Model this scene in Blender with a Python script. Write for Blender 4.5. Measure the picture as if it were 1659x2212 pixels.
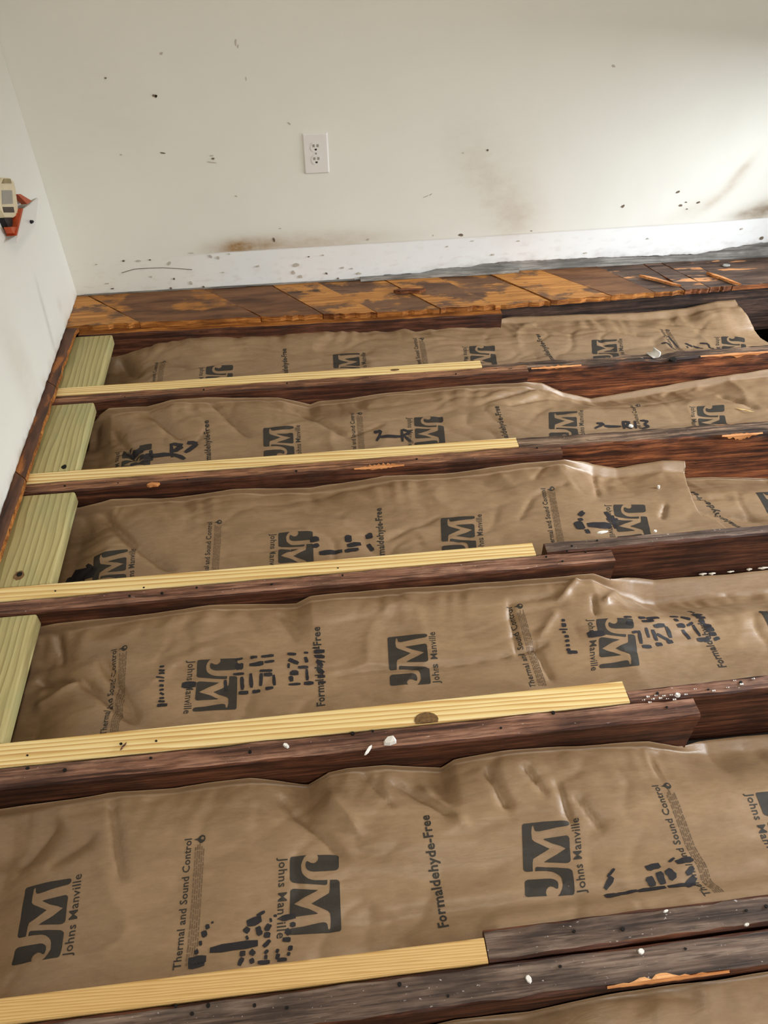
import bpy, bmesh, math, random
import numpy as np
from mathutils import Vector, Matrix, Euler

for o in list(bpy.data.objects):
    bpy.data.objects.remove(o)
S = bpy.context.scene
COL = S.collection
RNG = random.Random(7)

# ------------------------------------------------------------------ camera
cam_d = bpy.data.cameras.new('camera')
cam_d.sensor_fit = 'VERTICAL'
cam_d.sensor_height = 24.0
cam_d.lens = 24.0 * 1669.39 / 2212.0
cam_d.clip_start = 0.01
cam = bpy.data.objects.new('camera', cam_d)
COL.objects.link(cam)
YAW, PIT, ROL = -0.108, 0.766, -0.0059
_f = Vector((-math.sin(YAW) * math.cos(PIT), math.cos(YAW) * math.cos(PIT), -math.sin(PIT)))
_r = Vector((math.cos(YAW), math.sin(YAW), 0))
_u = _r.cross(_f)
_c, _s = math.cos(ROL), math.sin(ROL)
_r2, _u2 = _c * _r + _s * _u, -_s * _r + _c * _u
_m = Matrix((_r2, _u2, -_f)).transposed().to_4x4()
_m.translation = Vector((0.8214, -2.0151, 1.3486))
cam.matrix_world = _m
S.camera = cam

# ------------------------------------------------------------------ world, light, exposure
S.view_settings.view_transform = 'Standard'
S.view_settings.look = 'None'
S.view_settings.gamma = 1.0
S.view_settings.use_curve_mapping = False
S.view_settings.exposure = 0.12
S.render.film_transparent = False
try:
    S.cycles.max_bounces = 6
    S.cycles.diffuse_bounces = 4
    S.cycles.use_denoising = True
except Exception:
    pass
w = bpy.data.worlds.new('sky')
S.world = w
w.use_nodes = True
w.node_tree.nodes['Background'].inputs[0].default_value = (0.72, 0.82, 1.0, 1)
w.node_tree.nodes['Background'].inputs[1].default_value = 0.35


def area(name, loc, target, sx, sy, power, color, spread=180):
    l = bpy.data.lights.new(name, 'AREA')
    l.shape = 'RECTANGLE'
    l.size, l.size_y = sx, sy
    l.energy = power
    l.color = color
    l.spread = math.radians(spread)
    o = bpy.data.objects.new(name, l)
    COL.objects.link(o)
    o.location = loc
    d = Vector(target) - Vector(loc)
    o.rotation_euler = d.to_track_quat('-Z', 'Y').to_euler()
    return o


# daylight through the added low opening in the right wall, a fill lamp added behind the camera, a ceiling lamp
area('daylight_right', (4.4, -0.75, 1.0), (1.2, -0.3, 0.0), 1.8, 1.0, 185, (0.87, 0.94, 1.0))
area('back_fill', (2.35, -3.3, 1.55), (1.6, 0.2, 0.1), 1.5, 1.2, 44, (0.96, 0.98, 1.0))
area('ceiling_lamp', (1.2, -1.2, 2.36), (1.2, -1.2, 0.0), 0.4, 0.4, 12, (1.0, 0.90, 0.74))

# ------------------------------------------------------------------ helpers


def link(name, me, mats=(), parent=None, loc=(0, 0, 0)):
    o = bpy.data.objects.new(name, me)
    COL.objects.link(o)
    o.location = loc
    if me is not None:
        for m in (mats if isinstance(mats, (list, tuple)) else [mats]):
            if m is not None and m.name not in [x.name for x in me.materials if x]:
                me.materials.append(m)
    if parent is not None:
        o.parent = parent
        o.location = Vector(loc) - world_loc(parent)
    return o


def world_loc(o):
    v = Vector(o.location)
    while o.parent:
        o = o.parent
        v += Vector(o.location)
    return v


def empty(name, loc):
    o = bpy.data.objects.new(name, None)
    o.empty_display_size = 0.05
    COL.objects.link(o)
    o.location = loc
    return o


def tag(o, label, cat, group=None):
    o['label'] = label
    o['category'] = cat
    if group:
        o['group'] = group
    return o


def structure(o):
    o['kind'] = 'structure'
    return o


def mesh_from(verts, faces, name='mesh', smooth=False):
    me = bpy.data.meshes.new(name)
    me.from_pydata([tuple(v) for v in verts], [], faces)
    if smooth:
        me.polygons.foreach_set('use_smooth', [True] * len(me.polygons))
    me.update()
    return me


def box_bm(bm, x0, x1, y0, y1, z0, z1, bev=0.0, seg=2):
    r = bmesh.ops.create_cube(bm, size=1.0)
    for v in r['verts']:
        v.co = Vector(((x0 + x1) / 2 + v.co.x * (x1 - x0), (y0 + y1) / 2 + v.co.y * (y1 - y0), (z0 + z1) / 2 + v.co.z * (z1 - z0)))
    if bev > 0:
        es = list({e for v in r['verts'] for e in v.link_edges})
        bmesh.ops.bevel(bm, geom=es, offset=bev, segments=seg, profile=0.5, affect='EDGES')


def bm_obj(name, bm, mats, parent=None, loc=(0, 0, 0), smooth=False):
    bmesh.ops.recalc_face_normals(bm, faces=bm.faces)
    me = bpy.data.meshes.new(name)
    bm.to_mesh(me)
    bm.free()
    if loc != (0, 0, 0):
        me.transform(Matrix.Translation(-Vector(loc)))
    if smooth:
        me.polygons.foreach_set('use_smooth', [True] * len(me.polygons))
    return link(name, me, mats, parent, loc)


def prism(bm, pts, axis, a0, a1):
    """closed polygon pts (2-D) extruded between a0 and a1 along axis 'x','y','z'"""
    def P(p, a):
        return {'x': (a, p[0], p[1]), 'y': (p[0], a, p[1]), 'z': (p[0], p[1], a)}[axis]
    lo = [bm.verts.new(P(p, a0)) for p in pts]
    hi = [bm.verts.new(P(p, a1)) for p in pts]
    n = len(pts)
    bm.faces.new(lo)
    bm.faces.new(hi)
    for i in range(n):
        bm.faces.new((lo[i], lo[(i + 1) % n], hi[(i + 1) % n], hi[i]))


# ------------------------------------------------------------------ 2-D noise
_perm = np.random.RandomState(3).permutation(256)
_perm = np.concatenate([_perm, _perm, _perm])
_ang = np.random.RandomState(5).rand(256) * 2 * math.pi


def pn(x, y, seed=0):
    x = np.asarray(x, float) + seed * 17.31
    y = np.asarray(y, float) + seed * 9.77
    xi, yi = np.floor(x).astype(int), np.floor(y).astype(int)
    xf, yf = x - xi, y - yi

    def g(ix, iy, dx, dy):
        h = _ang[_perm[_perm[ix & 255] + (iy & 255)]]
        return np.cos(h) * dx + np.sin(h) * dy
    u = xf ** 3 * (xf * (xf * 6 - 15) + 10)
    v = yf ** 3 * (yf * (yf * 6 - 15) + 10)
    a = g(xi, yi, xf, yf) * (1 - u) + g(xi + 1, yi, xf - 1, yf) * u
    b = g(xi, yi + 1, xf, yf - 1) * (1 - u) + g(xi + 1, yi + 1, xf - 1, yf - 1) * u
    return (a * (1 - v) + b * v) * 1.5


def fbm(x, y, seed=0, o=3):
    s, a, t = 0, 1.0, 0
    for k in range(o):
        s = s + a * pn(x * 2 ** k, y * 2 ** k, seed + k)
        t += a
        a *= 0.5
    return s / t


def sstep(a, b, x):
    t = np.clip((np.asarray(x, float) - a) / (b - a), 0, 1)
    return t * t * (3 - 2 * t)


# ------------------------------------------------------------------ materials


class N:
    def __init__(s, name, rough=0.6, spec=0.3):
        s.m = bpy.data.materials.new(name)
        s.m.use_nodes = True
        s.t = s.m.node_tree
        s.b = s.t.nodes['Principled BSDF']
        s.b.inputs['Roughness'].default_value = rough
        s.b.inputs['Specular IOR Level'].default_value = spec
        s.tc = s.t.nodes.new('ShaderNodeTexCoord')
        s.oi = None

    def n(s, typ, **kw):
        o = s.t.nodes.new(typ)
        for k, v in kw.items():
            setattr(o, k, v)
        return o

    def l(s, a, b):
        s.t.links.new(a, b)

    def coords(s, scale, rand=True):
        mp = s.n('ShaderNodeMapping')
        mp.inputs['Scale'].default_value = scale
        if rand:
            if s.oi is None:
                s.oi = s.n('ShaderNodeObjectInfo')
            ml = s.n('ShaderNodeMath', operation='MULTIPLY')
            ml.inputs[1].default_value = 37.0
            s.l(s.oi.outputs['Random'], ml.inputs[0])
            ad = s.n('ShaderNodeVectorMath', operation='ADD')
            cb = s.n('ShaderNodeCombineXYZ')
            for i in range(3):
                s.l(ml.outputs[0], cb.inputs[i])
            s.l(s.tc.outputs['Object'], mp.inputs['Vector'])
            s.l(mp.outputs[0], ad.inputs[0])
            s.l(cb.outputs[0], ad.inputs[1])
            return ad.outputs[0]
        s.l(s.tc.outputs['Object'], mp.inputs['Vector'])
        return mp.outputs[0]

    def noise(s, scale, detail=4, rough=0.6, dist=0.0, sc=1.0, rand=True):
        t = s.n('ShaderNodeTexNoise')
        t.inputs['Scale'].default_value = sc
        t.inputs['Detail'].default_value = detail
        t.inputs['Roughness'].default_value = rough
        t.inputs['Distortion'].default_value = dist
        s.l(s.coords(scale, rand), t.inputs['Vector'])
        return t.outputs[0]

    def ramp(s, fac, stops, interp='LINEAR'):
        r = s.n('ShaderNodeValToRGB')
        r.color_ramp.interpolation = interp
        e = r.color_ramp.elements
        while len(e) < len(stops):
            e.new(0.5)
        for i, (p, c) in enumerate(stops):
            e[i].position = p
            e[i].color = (c[0], c[1], c[2], 1) if hasattr(c, '__len__') else (c, c, c, 1)
        s.l(fac, r.inputs[0])
        return r.outputs[0]

    def mix(s, fac, a, b, mode='MIX'):
        x = s.n('ShaderNodeMix', data_type='RGBA', blend_type=mode)
        if hasattr(fac, 'is_linked'):
            s.l(fac, x.inputs[0])
        else:
            x.inputs[0].default_value = fac
        for v, i in ((a, 6), (b, 7)):
            if hasattr(v, 'is_linked'):
                s.l(v, x.inputs[i])
            else:
                x.inputs[i].default_value = (v[0], v[1], v[2], 1)
        return x.outputs[2]

    def color(s, c):
        if hasattr(c, 'is_linked'):
            s.l(c, s.b.inputs['Base Color'])
        else:
            s.b.inputs['Base Color'].default_value = (c[0], c[1], c[2], 1)

    def bump(s, h, strength=0.3, dist=0.002):
        b = s.n('ShaderNodeBump')
        b.inputs['Strength'].default_value = strength
        b.inputs['Distance'].default_value = dist
        s.l(h, b.inputs['Height'])
        s.l(b.outputs[0], s.b.inputs['Normal'])


def srgb(r, g, b):
    def f(c):
        c /= 255.0
        return c / 12.92 if c <= 0.04045 else ((c + 0.055) / 1.055) ** 2.4
    return (f(r), f(g), f(b))


def m_plain(name, c, rough=0.6, spec=0.3, var=0.12, sc=60):
    k = N(name, rough, spec)
    f = k.noise((sc, sc, sc), 4)
    lo = tuple(x * (1 - var) for x in c)
    hi = tuple(min(1, x * (1 + var)) for x in c)
    k.color(k.ramp(f, [(0.3, lo), (0.7, hi)]))
    return k.m


def ma_scale(k, v):
    m = k.n('ShaderNodeMath', operation='MULTIPLY')
    m.inputs[1].default_value = 0.5
    k.l(v, m.inputs[0])
    return m.outputs[0]


def m_old(name, dark, mid, light, paint=0.0, grain=1.0, raw=None, rough=0.62, mould=0.0):
    """weathered joist wood: streaks along X, blotches, stray paint specks, torn raw streaks"""
    k = N(name, rough, 0.28)
    streak = k.noise((3.0, 70 * grain, 70 * grain), 6, 0.65, 0.4)
    blot = k.noise((7, 16, 16), 4, 0.6)
    fine = k.noise((14, 260 * grain, 260 * grain), 3, 0.6, 0.2)
    c = k.ramp(streak, [(0.34, dark), (0.48, mid), (0.68, light)])
    c = k.mix(k.ramp(fine, [(0.36, 0.65), (0.5, 0.0)]), c, dark)
    bl = k.ramp(blot, [(0.46, 0.0), (0.64, 1.0)])
    c = k.mix(bl, c, k.mix(0.6, c, dark))
    if mould > 0:      # black mould creeping down from the top arris
        sx = k.n('ShaderNodeSeparateXYZ')
        k.l(k.tc.outputs['Object'], sx.inputs[0])
        mn = k.noise((5, 14, 22), 4, 0.6)
        ma = k.n('ShaderNodeMath', operation='MULTIPLY_ADD')
        ma.inputs[1].default_value = 5.0
        k.l(sx.outputs['Z'], ma.inputs[0])
        k.l(mn, ma.inputs[2])
        c = k.mix(k.ramp(ma_scale(k, ma.outputs[0]), [(0.62, 0.0), (0.72, mould)]), c, srgb(24, 18, 16))
    if raw:
        rw = k.noise((9, 60, 60), 3, 0.5)
        c = k.mix(k.ramp(rw, [(0.66, 0.0), (0.70, 1.0)]), c, raw)
    if paint > 0:
        sp = k.noise((90, 160, 160), 3, 0.6)
        c = k.mix(k.ramp(sp, [(0.72 - paint, 0.0), (0.76 - paint, 0.75)]), c, srgb(200, 190, 185))
    k.color(c)
    k.bump(streak, 0.55, 0.003)
    return k.m


def m_grain(name, dark, mid, light, freq=130.0, xs=1.6, rough=0.5, contrast=1.0, warp=0.35, green=None):
    """planed softwood with flowing growth lines along X"""
    k = N(name, rough, 0.3)
    wv = k.n('ShaderNodeTexWave', wave_type='BANDS', bands_direction='DIAGONAL', wave_profile='SAW')
    wv.inputs['Scale'].default_value = 1.0
    wv.inputs['Distortion'].default_value = 5.0 * warp / 0.35
    wv.inputs['Detail'].default_value = 2.0
    wv.inputs['Detail Scale'].default_value = 0.6
    k.l(k.coords((xs, freq * 0.35, freq * 0.35)), wv.inputs['Vector'])
    fine = k.noise((8, 500, 500), 3, 0.6)
    low = k.noise((4, 20, 20), 3, 0.5)
    c = k.ramp(wv.outputs['Fac'], [(0.0, light), (0.5, mid), (0.80, dark), (0.93, dark), (1.0, light)])
    c = k.mix(0.22, c, k.ramp(fine, [(0.3, dark), (0.7, light)]))
    c = k.mix(k.ramp(low, [(0.5, 0.0), (0.75, 0.4)]), c, mid if green is None else green)
    k.color(c)
    k.bump(wv.outputs['Fac'], 0.12, 0.001)
    return k.m


M = {}
M['old_top'] = m_old('old_joist_top', srgb(58, 36, 28), srgb(130, 90, 70), srgb(180, 138, 114), 0.035)
M['old_top_warm'] = m_old('old_joist_top_warm', srgb(50, 31, 22), srgb(128, 86, 61), srgb(194, 142, 106), 0.02)
M['old_top_grey'] = m_old('old_joist_top_grey', srgb(46, 36, 31), srgb(101, 81, 69), srgb(146, 125, 110), 0.045)
M['mould_top'] = m_old('mould_stained_top', srgb(26, 20, 18), srgb(92, 70, 56), srgb(172, 142, 116), 0.02, 1.0, srgb(190, 130, 78))
M['old_side'] = m_old('old_joist_side', srgb(34, 17, 11), srgb(82, 46, 30), srgb(122, 76, 52), 0, 1.3)
M['red_side'] = m_old('red_joist_side', srgb(34, 16, 9), srgb(114, 63, 38), srgb(182, 112, 67), 0, 1.5, None, 0.6, 0.85)
M['dark_side'] = m_old('dark_joist_side', srgb(22, 15, 13), srgb(60, 43, 35), srgb(98, 72, 58), 0, 1.2)
M['new'] = m_grain('new_pine', srgb(196, 148, 80), srgb(230, 200, 132), srgb(246, 226, 172), 150, 1.4, 0.48, 1, 0.55)
M['new_warm'] = m_grain('new_pine_warm', srgb(192, 148, 86), srgb(212, 172, 108), srgb(226, 190, 130), 420, 5.0, 0.5, 1, 0.5)
M['knot'] = m_plain('knot_wood', srgb(112, 84, 50), 0.6, 0.3, 0.4, 200)
M['nail'] = m_plain('nail_hole', (0.010, 0.008, 0.007), 0.7, 0.2)
M['raw'] = m_old('torn_raw_wood', srgb(150, 88, 42), srgb(212, 140, 80), srgb(238, 180, 124), 0, 1.0, None, 0.6)
M['chip'] = m_plain('plaster_white', srgb(232, 228, 222), 0.8, 0.2, 0.06)
M['chip_grey'] = m_plain('plaster_grey', srgb(150, 148, 144), 0.8, 0.2, 0.1)
M['fibre'] = m_plain('glass_fibre', srgb(215, 205, 190), 0.95, 0.1, 0.12, 300)
M['core'] = m_plain('fibre_core_shade', srgb(150, 130, 100), 0.95, 0.1, 0.2, 200)  # pale fibre darkened to tan, shade under the paper put into its colour
M['white_plastic'] = m_plain('white_plastic', srgb(226, 222, 218), 0.35, 0.45, 0.01)
M['slot'] = m_plain('slot_grey', srgb(150, 146, 136), 0.5, 0.3, 0.05)
M['black'] = m_plain('black_plastic', (0.012, 0.012, 0.013), 0.5, 0.3)
M['ivory'] = m_plain('ivory_plastic', srgb(214, 200, 168), 0.45, 0.4, 0.05)
M['orange'] = m_plain('orange_plastic', srgb(178, 74, 36), 0.45, 0.4, 0.15)
M['steel'] = m_plain('dull_steel', srgb(140, 142, 146), 0.4, 0.5, 0.1)
M['grey_wood'] = m_old('grey_weathered_wood', srgb(86, 82, 78), srgb(142, 138, 132), srgb(178, 174, 166), 0.0)
M['soil'] = m_plain('crawl_space_soil', (0.02, 0.016, 0.012), 0.95, 0.1, 0.4, 12)
M['ink'] = m_plain('grey_black_ink', srgb(52, 47, 41), 0.55, 0.3, 0.16, 260)
M['ink_code'] = m_plain('black_code_ink', srgb(38, 35, 38), 0.55, 0.3, 0.25, 260)
M['ink_fine'] = m_plain('faint_brown_ink', srgb(104, 84, 64), 0.55, 0.3, 0.25, 90)
M['ceiling'] = m_plain('ceiling_paint', srgb(228, 224, 214), 0.9, 0.1, 0.02)
M['mark'] = m_plain('wall_scuff', srgb(112, 98, 84), 0.85, 0.1, 0.3, 120)
M['mark_soft'] = m_plain('wall_scuff_soft', srgb(186, 177, 165), 0.85, 0.1, 0.1, 120)

# treated blocking: greenish pine, grain along local Y
k = N('treated_pine', 0.55, 0.28)
wv = k.n('ShaderNodeTexWave', wave_type='BANDS', bands_direction='X', wave_profile='SAW')
wv.inputs['Scale'].default_value = 1.0
wv.inputs['Distortion'].default_value = 9.0
wv.inputs['Detail'].default_value = 2.0
wv.inputs['Detail Scale'].default_value = 0.7
k.l(k.coords((20, 3.0, 20)), wv.inputs['Vector'])
fi = k.noise((420, 10, 420), 3, 0.6)
lo = k.noise((16, 6, 16), 3, 0.6)
c = k.ramp(wv.outputs['Fac'], [(0.0, srgb(190, 176, 124)), (0.6, srgb(174, 158, 106)), (0.94, srgb(132, 114, 68)), (1, srgb(190, 176, 124))])
c = k.mix(0.3, c, k.ramp(fi, [(0.3, srgb(136, 122, 78)), (0.7, srgb(196, 186, 138))]))
c = k.mix(k.ramp(lo, [(0.46, 0.0), (0.75, 0.55)]), c, srgb(142, 148, 104))
k.color(c)
k.bump(fi, 0.2, 0.001)
M['treated'] = k.m

# old diagonal floor boards: brown skin, torn through to orange wood
k = N('old_board_top', 0.58, 0.3)
a = k.noise((5, 26, 26), 5, 0.65, 0.3)
b = k.noise((5, 9, 9), 4, 0.55)
g = k.noise((5, 90, 90), 4, 0.6)
c = k.ramp(a, [(0.3, srgb(70, 44, 28)), (0.5, srgb(112, 76, 50)), (0.7, srgb(134, 94, 62))])
c = k.mix(k.ramp(b, [(0.53, 0.0), (0.60, 1.0)]), c, k.ramp(g, [(0.3, srgb(134, 82, 34)), (0.7, srgb(196, 134, 66))]))
d = k.noise((4, 8, 8), 4, 0.6)
c = k.mix(k.ramp(d, [(0.58, 0.0), (0.68, 0.85)]), c, srgb(52, 38, 32))
k.color(c)
k.bump(g, 0.5, 0.003)
M['board'] = k.m
k = N('orange_board_top', 0.58, 0.3)
a = k.noise((5, 30, 30), 5, 0.65, 0.3)
b = k.noise((6, 12, 12), 5, 0.62)
g = k.noise((5, 90, 90), 4, 0.6)
c = k.ramp(g, [(0.3, srgb(146, 92, 42)), (0.7, srgb(206, 146, 78))])
c = k.mix(k.ramp(b, [(0.50, 0.0), (0.57, 1.0)]), c, k.ramp(a, [(0.3, srgb(72, 50, 38)), (0.7, srgb(132, 96, 68))]))
c = k.mix(k.ramp(a, [(0.60, 0.0), (0.70, 0.7)]), c, srgb(48, 36, 32))
k.color(c)
k.bump(g, 0.5, 0.003)
M['board_orange'] = k.m
k = N('mouldy_board_top', 0.58, 0.3)
a = k.noise((6, 60, 60), 5, 0.65, 0.3)
b = k.noise((6, 34, 34), 4, 0.55)
c = k.ramp(a, [(0.3, srgb(38, 30, 28)), (0.5, srgb(84, 66, 56)), (0.7, srgb(118, 94, 78))])
c = k.mix(k.ramp(b, [(0.60, 0.0), (0.63, 1.0)]), c, k.ramp(a, [(0.3, srgb(168, 108, 60)), (0.7, srgb(222, 160, 108))]))
k.color(c)
k.bump(a, 0.6, 0.003)
M['board_mould'] = k.m
M['board_edge'] = m_old('torn_board_edge', srgb(84, 44, 18), srgb(160, 98, 42), srgb(206, 140, 70), 0, 1.2)
M['board_edge_dark'] = m_old('torn_board_edge_dark', srgb(50, 26, 14), srgb(112, 64, 34), srgb(166, 100, 54), 0, 1.2)

k = N('dark_board_top', 0.58, 0.3)
a = k.noise((40, 5, 40), 5, 0.65, 0.3)
b = k.noise((20, 6, 20), 4, 0.55)
c = k.ramp(a, [(0.3, srgb(50, 32, 24)), (0.5, srgb(88, 56, 40)), (0.7, srgb(116, 78, 56))])
c = k.mix(k.ramp(b, [(0.55, 0.0), (0.62, 0.9)]), c, k.ramp(a, [(0.3, srgb(130, 74, 34)), (0.7, srgb(180, 114, 58))]))
k.color(c)
k.bump(a, 0.5, 0.003)
M['old_board_dark'] = k.m

# kraft paper
k = N('kraft_paper', 0.42, 0.5)
a = k.noise((5, 14, 14), 4, 0.6)
b = k.noise((50, 130, 130), 4, 0.7)
c = k.ramp(a, [(0.3, srgb(132, 104, 75)), (0.7, srgb(155, 126, 94))])
c = k.mix(0.22, c, k.ramp(b, [(0.3, srgb(104, 80, 56)), (0.7, srgb(165, 139, 108))]))
k.color(c)
wr = k.noise((7, 42, 42), 5, 0.62, 0.6)
mx = k.n('ShaderNodeMath', operation='MULTIPLY_ADD')
mx.inputs[1].default_value = 0.15
k.l(b, mx.inputs[0])
k.l(wr, mx.inputs[2])
k.bump(mx.outputs[0], 0.28, 0.004)
M['kraft'] = k.m


def wall_mat(name, base, strip):
    k = N(name, 0.78, 0.18)
    at = k.n('ShaderNodeAttribute', attribute_name='wear')
    sep = k.n('ShaderNodeSeparateColor')
    k.l(at.outputs['Color'], sep.inputs[0])
    br = k.noise((2.5, 2.5, 2.5), 3, 0.5, 0, 1.0, False)
    c = k.ramp(br, [(0.35, tuple(x * 0.965 for x in base)), (0.65, base)])
    c = k.mix(sep.outputs[2], c, strip)
    spk = k.noise((22, 22, 40), 4, 0.65, 0, 1.0, False)
    brk = k.ramp(spk, [(0.3, 0.55), (0.7, 1.0)])
    m1 = k.n('ShaderNodeMath', operation='MULTIPLY')
    k.l(sep.outputs[0], m1.inputs[0])
    k.l(brk, m1.inputs[1])
    c = k.mix(m1.outputs[0], c, srgb(150, 112, 58))
    m2 = k.n('ShaderNodeMath', operation='MULTIPLY')
    k.l(sep.outputs[1], m2.inputs[0])
    k.l(brk, m2.inputs[1])
    c = k.mix(m2.outputs[0], c, srgb(88, 78, 66))
    k.color(c)
    op = k.noise((260, 260, 260), 2, 0.5, 0, 1.0, False)
    k.bump(op, 0.10, 0.0006)
    return k.m


M['wall'] = wall_mat('painted_plasterboard', srgb(228, 226, 217), srgb(230, 230, 229))
M['wall_plain'] = m_plain('side_wall_paint', srgb(224, 219, 208), 0.85, 0.15, 0.02)

# ------------------------------------------------------------------ room shell
LX, BY = 0.0115, 0.5705          # faces of the left and back walls
BOT = [(0.0098, 0.0209), (0.2353, 0.0171), (0.3964, 0.0158), (0.51, 0.0139), (0.7245, 0.0237), (1.0571, 0.0193), (1.1076, 0.0324), (1.2257, 0.0306), (1.3098, 0.0452), (1.3948, 0.0437), (1.5132, 0.0563), (1.616, 0.0556), (1.8762, 0.0529), (2.0436, 0.0486), (2.2663, 0.0447), (2.3535, 0.0524), (2.4036, 0.0639), (2.5261, 0.0732), (2.5413, 0.0759)]
bx = np.array([p[0] for p in BOT] + [2.9])
bz = np.array([p[1] for p in BOT] + [0.08])
RIDGE = [(0.262, 0.1382), (0.5465, 0.1502), (1.1081, 0.1538), (1.7206, 0.1607), (2.0602, 0.1629), (2.2671, 0.1639), (2.5078, 0.1701)]
rx = np.array([p[0] for p in RIDGE] + [2.9])
rz = np.array([p[1] for p in RIDGE] + [0.155])


def gauss(X, Z, cx, cz, sx, sz, ang=0.0):
    ca, sa = math.cos(ang), math.sin(ang)
    u = (X - cx) * ca + (Z - cz) * sa
    v = -(X - cx) * sa + (Z - cz) * ca
    return np.exp(-(u / sx) ** 2 - (v / sz) ** 2)


def grid_obj(name, P, wear, mats, parent=None):
    """P: (n,m,3) grid of points, wear: (n,m,3) colours or None"""
    n, m = P.shape[:2]
    idx = np.arange(n * m).reshape(n, m)
    q = np.stack([idx[:-1, :-1], idx[1:, :-1], idx[1:, 1:], idx[:-1, 1:]], -1).reshape(-1, 4)
    me = bpy.data.meshes.new(name)
    me.from_pydata(P.reshape(-1, 3).tolist(), [], q.tolist())
    me.polygons.foreach_set('use_smooth', [True] * len(me.polygons))
    if wear is not None:
        ca = me.color_attributes.new('wear', 'FLOAT_COLOR', 'POINT')
        arr = np.ones((n * m, 4), np.float32)
        arr[:, :3] = wear.reshape(-1, 3)
        ca.data.foreach_set('color', arr.ravel())
    me.update()
    return link(name, me, mats, parent)


# back wall: a plasterboard sheet with a ragged lower edge and the ghost of the old baseboard
xs = np.linspace(LX - 0.01, 2.78, 460)
zt = np.concatenate([np.linspace(0, 0.30, 90), np.linspace(0.306, 1.05, 140), np.linspace(1.1, 2.4, 14)])
X, T = np.meshgrid(xs, zt, indexing='ij')
zb = np.interp(X, bx, bz) + 0.0035 * pn(X * 22, X * 0 + 3.3, 1) + 0.0018 * pn(X * 80, X * 0 + 1.3, 2)
Z = np.where(T < 0.30, zb + (0.30 - zb) * T / 0.30, T)
zr = np.interp(X, rx, rz)
below = 1 - sstep(-0.0015, 0.0015, Z - zr)
fade = sstep(0.30, 0.62, X)
Yw = BY - 0.0015 * (1 - below) * fade - 0.0012 * fbm(X * 5, Z * 5, 4) - 0.006 * gauss(X, Z, 1.75, 0.33, 0.35, 0.12, 0.3)
stain = np.zeros_like(X)
dark = np.zeros_like(X)
WST = [(0.6119, 0.1665), (0.8018, 0.1608), (1.4008, 0.4133), (1.5053, 0.302), (1.5796, 0.2182), (1.4549, 0.3278), (2.3482, 0.3408), (2.3057, 0.2633), (2.2168, 0.2185), (2.4737, 0.1972), (2.3981, 0.1893), (0.2736, 0.6234), (1.3649, 0.487), (0.8985, 0.1688)]
up = 1 - below


def st(arr, i, sx, sz, a, ang=0.0, mask=None):
    g = gauss(X, Z, WST[i][0], WST[i][1], sx, sz, ang) * a
    arr += g if mask is None else g * mask


st(stain, 0, 0.10, 0.028, 0.95, 0.05, up)
st(stain, 13, 0.28, 0.030, 0.28, 0.02, up)
st(stain, 1, 0.24, 0.05, 0.22, 0.05, up)
st(stain, 2, 0.07, 0.10, 0.09, 0.5)
st(stain, 3, 0.08, 0.16, 0.15, 0.5)
st(stain, 4, 0.07, 0.07, 0.22, 0.6)
st(stain, 5, 0.20, 0.20, 0.14)
st(stain, 6, 0.06, 0.018, 0.42, 0.95)
st(stain, 7, 0.09, 0.016, 0.28, 0.75)
st(stain, 8, 0.10, 0.03, 0.20, 0.4, up)
st(stain, 9, 0.10, 0.035, 0.75, 0.25, up)
st(dark, 9, 0.06, 0.03, 0.55, 0.2, up)
st(dark, 10, 0.05, 0.012, 0.22, 0.1, up)
st(stain, 11, 0.16, 0.16, 0.08)
st(dark, 12, 0.10, 0.10, 0.05)
sc = fbm(X * 14, Z * 34, 8, 3)
edge = np.exp(-np.clip(Z - zb, 0, 1) / 0.016)
dark += edge * np.clip(0.25 + sc * 1.1, 0, 1) * sstep(0.7, 1.5, X) * 0.6 + edge * 0.12
low = (Z < zr) * sstep(0.16, 0.42, fbm(X * 26, Z * 60, 11, 3)) * 0.22
stain += low * np.exp(-np.clip(Z - zb, 0, 1) / 0.09) * 0.9
wear = np.stack([np.clip(stain, 0, 1), np.clip(dark, 0, 1), below * fade * 0.9], -1)
wall_back = structure(grid_obj('wall_back', np.stack([X, Yw, Z], -1), wear, [M['wall']]))
so = wall_back.modifiers.new('board_thickness', 'SOLIDIFY')
so.thickness = 0.0125
so.offset = -1.0 if True else 1.0

# left wall
LB = [(0.5636, 0.0227), (0.3055, 0.0168), (0.0285, 0.0111), (-0.1281, 0.0136), (-0.3267, 0.0121), (-0.4777, 0.0208)]
ys = np.linspace(-3.45, BY + 0.002, 420)
ys = np.concatenate([np.linspace(-3.45, -0.7, 40), np.linspace(-0.69, BY + 0.002, 240)])
zt2 = np.concatenate([np.linspace(0.0205, 0.9, 180), np.linspace(0.94, 2.4, 14)])
Yl, Zl = np.meshgrid(ys, zt2, indexing='ij')
rag = np.exp(-(Zl - 0.0205) / 0.03)
Zl2 = Zl + rag * 0.004 * pn(Yl * 30, Yl * 0 + 9.1, 5)
Xl = LX + 0.0012 * fbm(Yl * 5, Zl * 5, 6)
LST = [(-0.122, 0.1677), (-0.0562, 0.155), (-0.2363, -0.0672), (-0.3249, -0.0091), (0.361, 0.0981)]
s1 = np.zeros_like(Yl)
d1 = np.zeros_like(Yl)
for (cy, cz), sy, sz, a in zip(LST, (0.05, 0.03, 0.05, 0.06, 0.02), (0.16, 0.1, 0.04, 0.03, 0.02), (0.16, 0.1, 0.5, 0.45, 0.2)):
    s1 += gauss(Yl, Zl2, cy, cz, sy, sz) * a
s1 += np.exp(-(Zl2 - 0.02) / 0.014) * np.clip(0.35 + fbm(Yl * 16, Zl2 * 16, 21), 0, 1)
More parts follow.
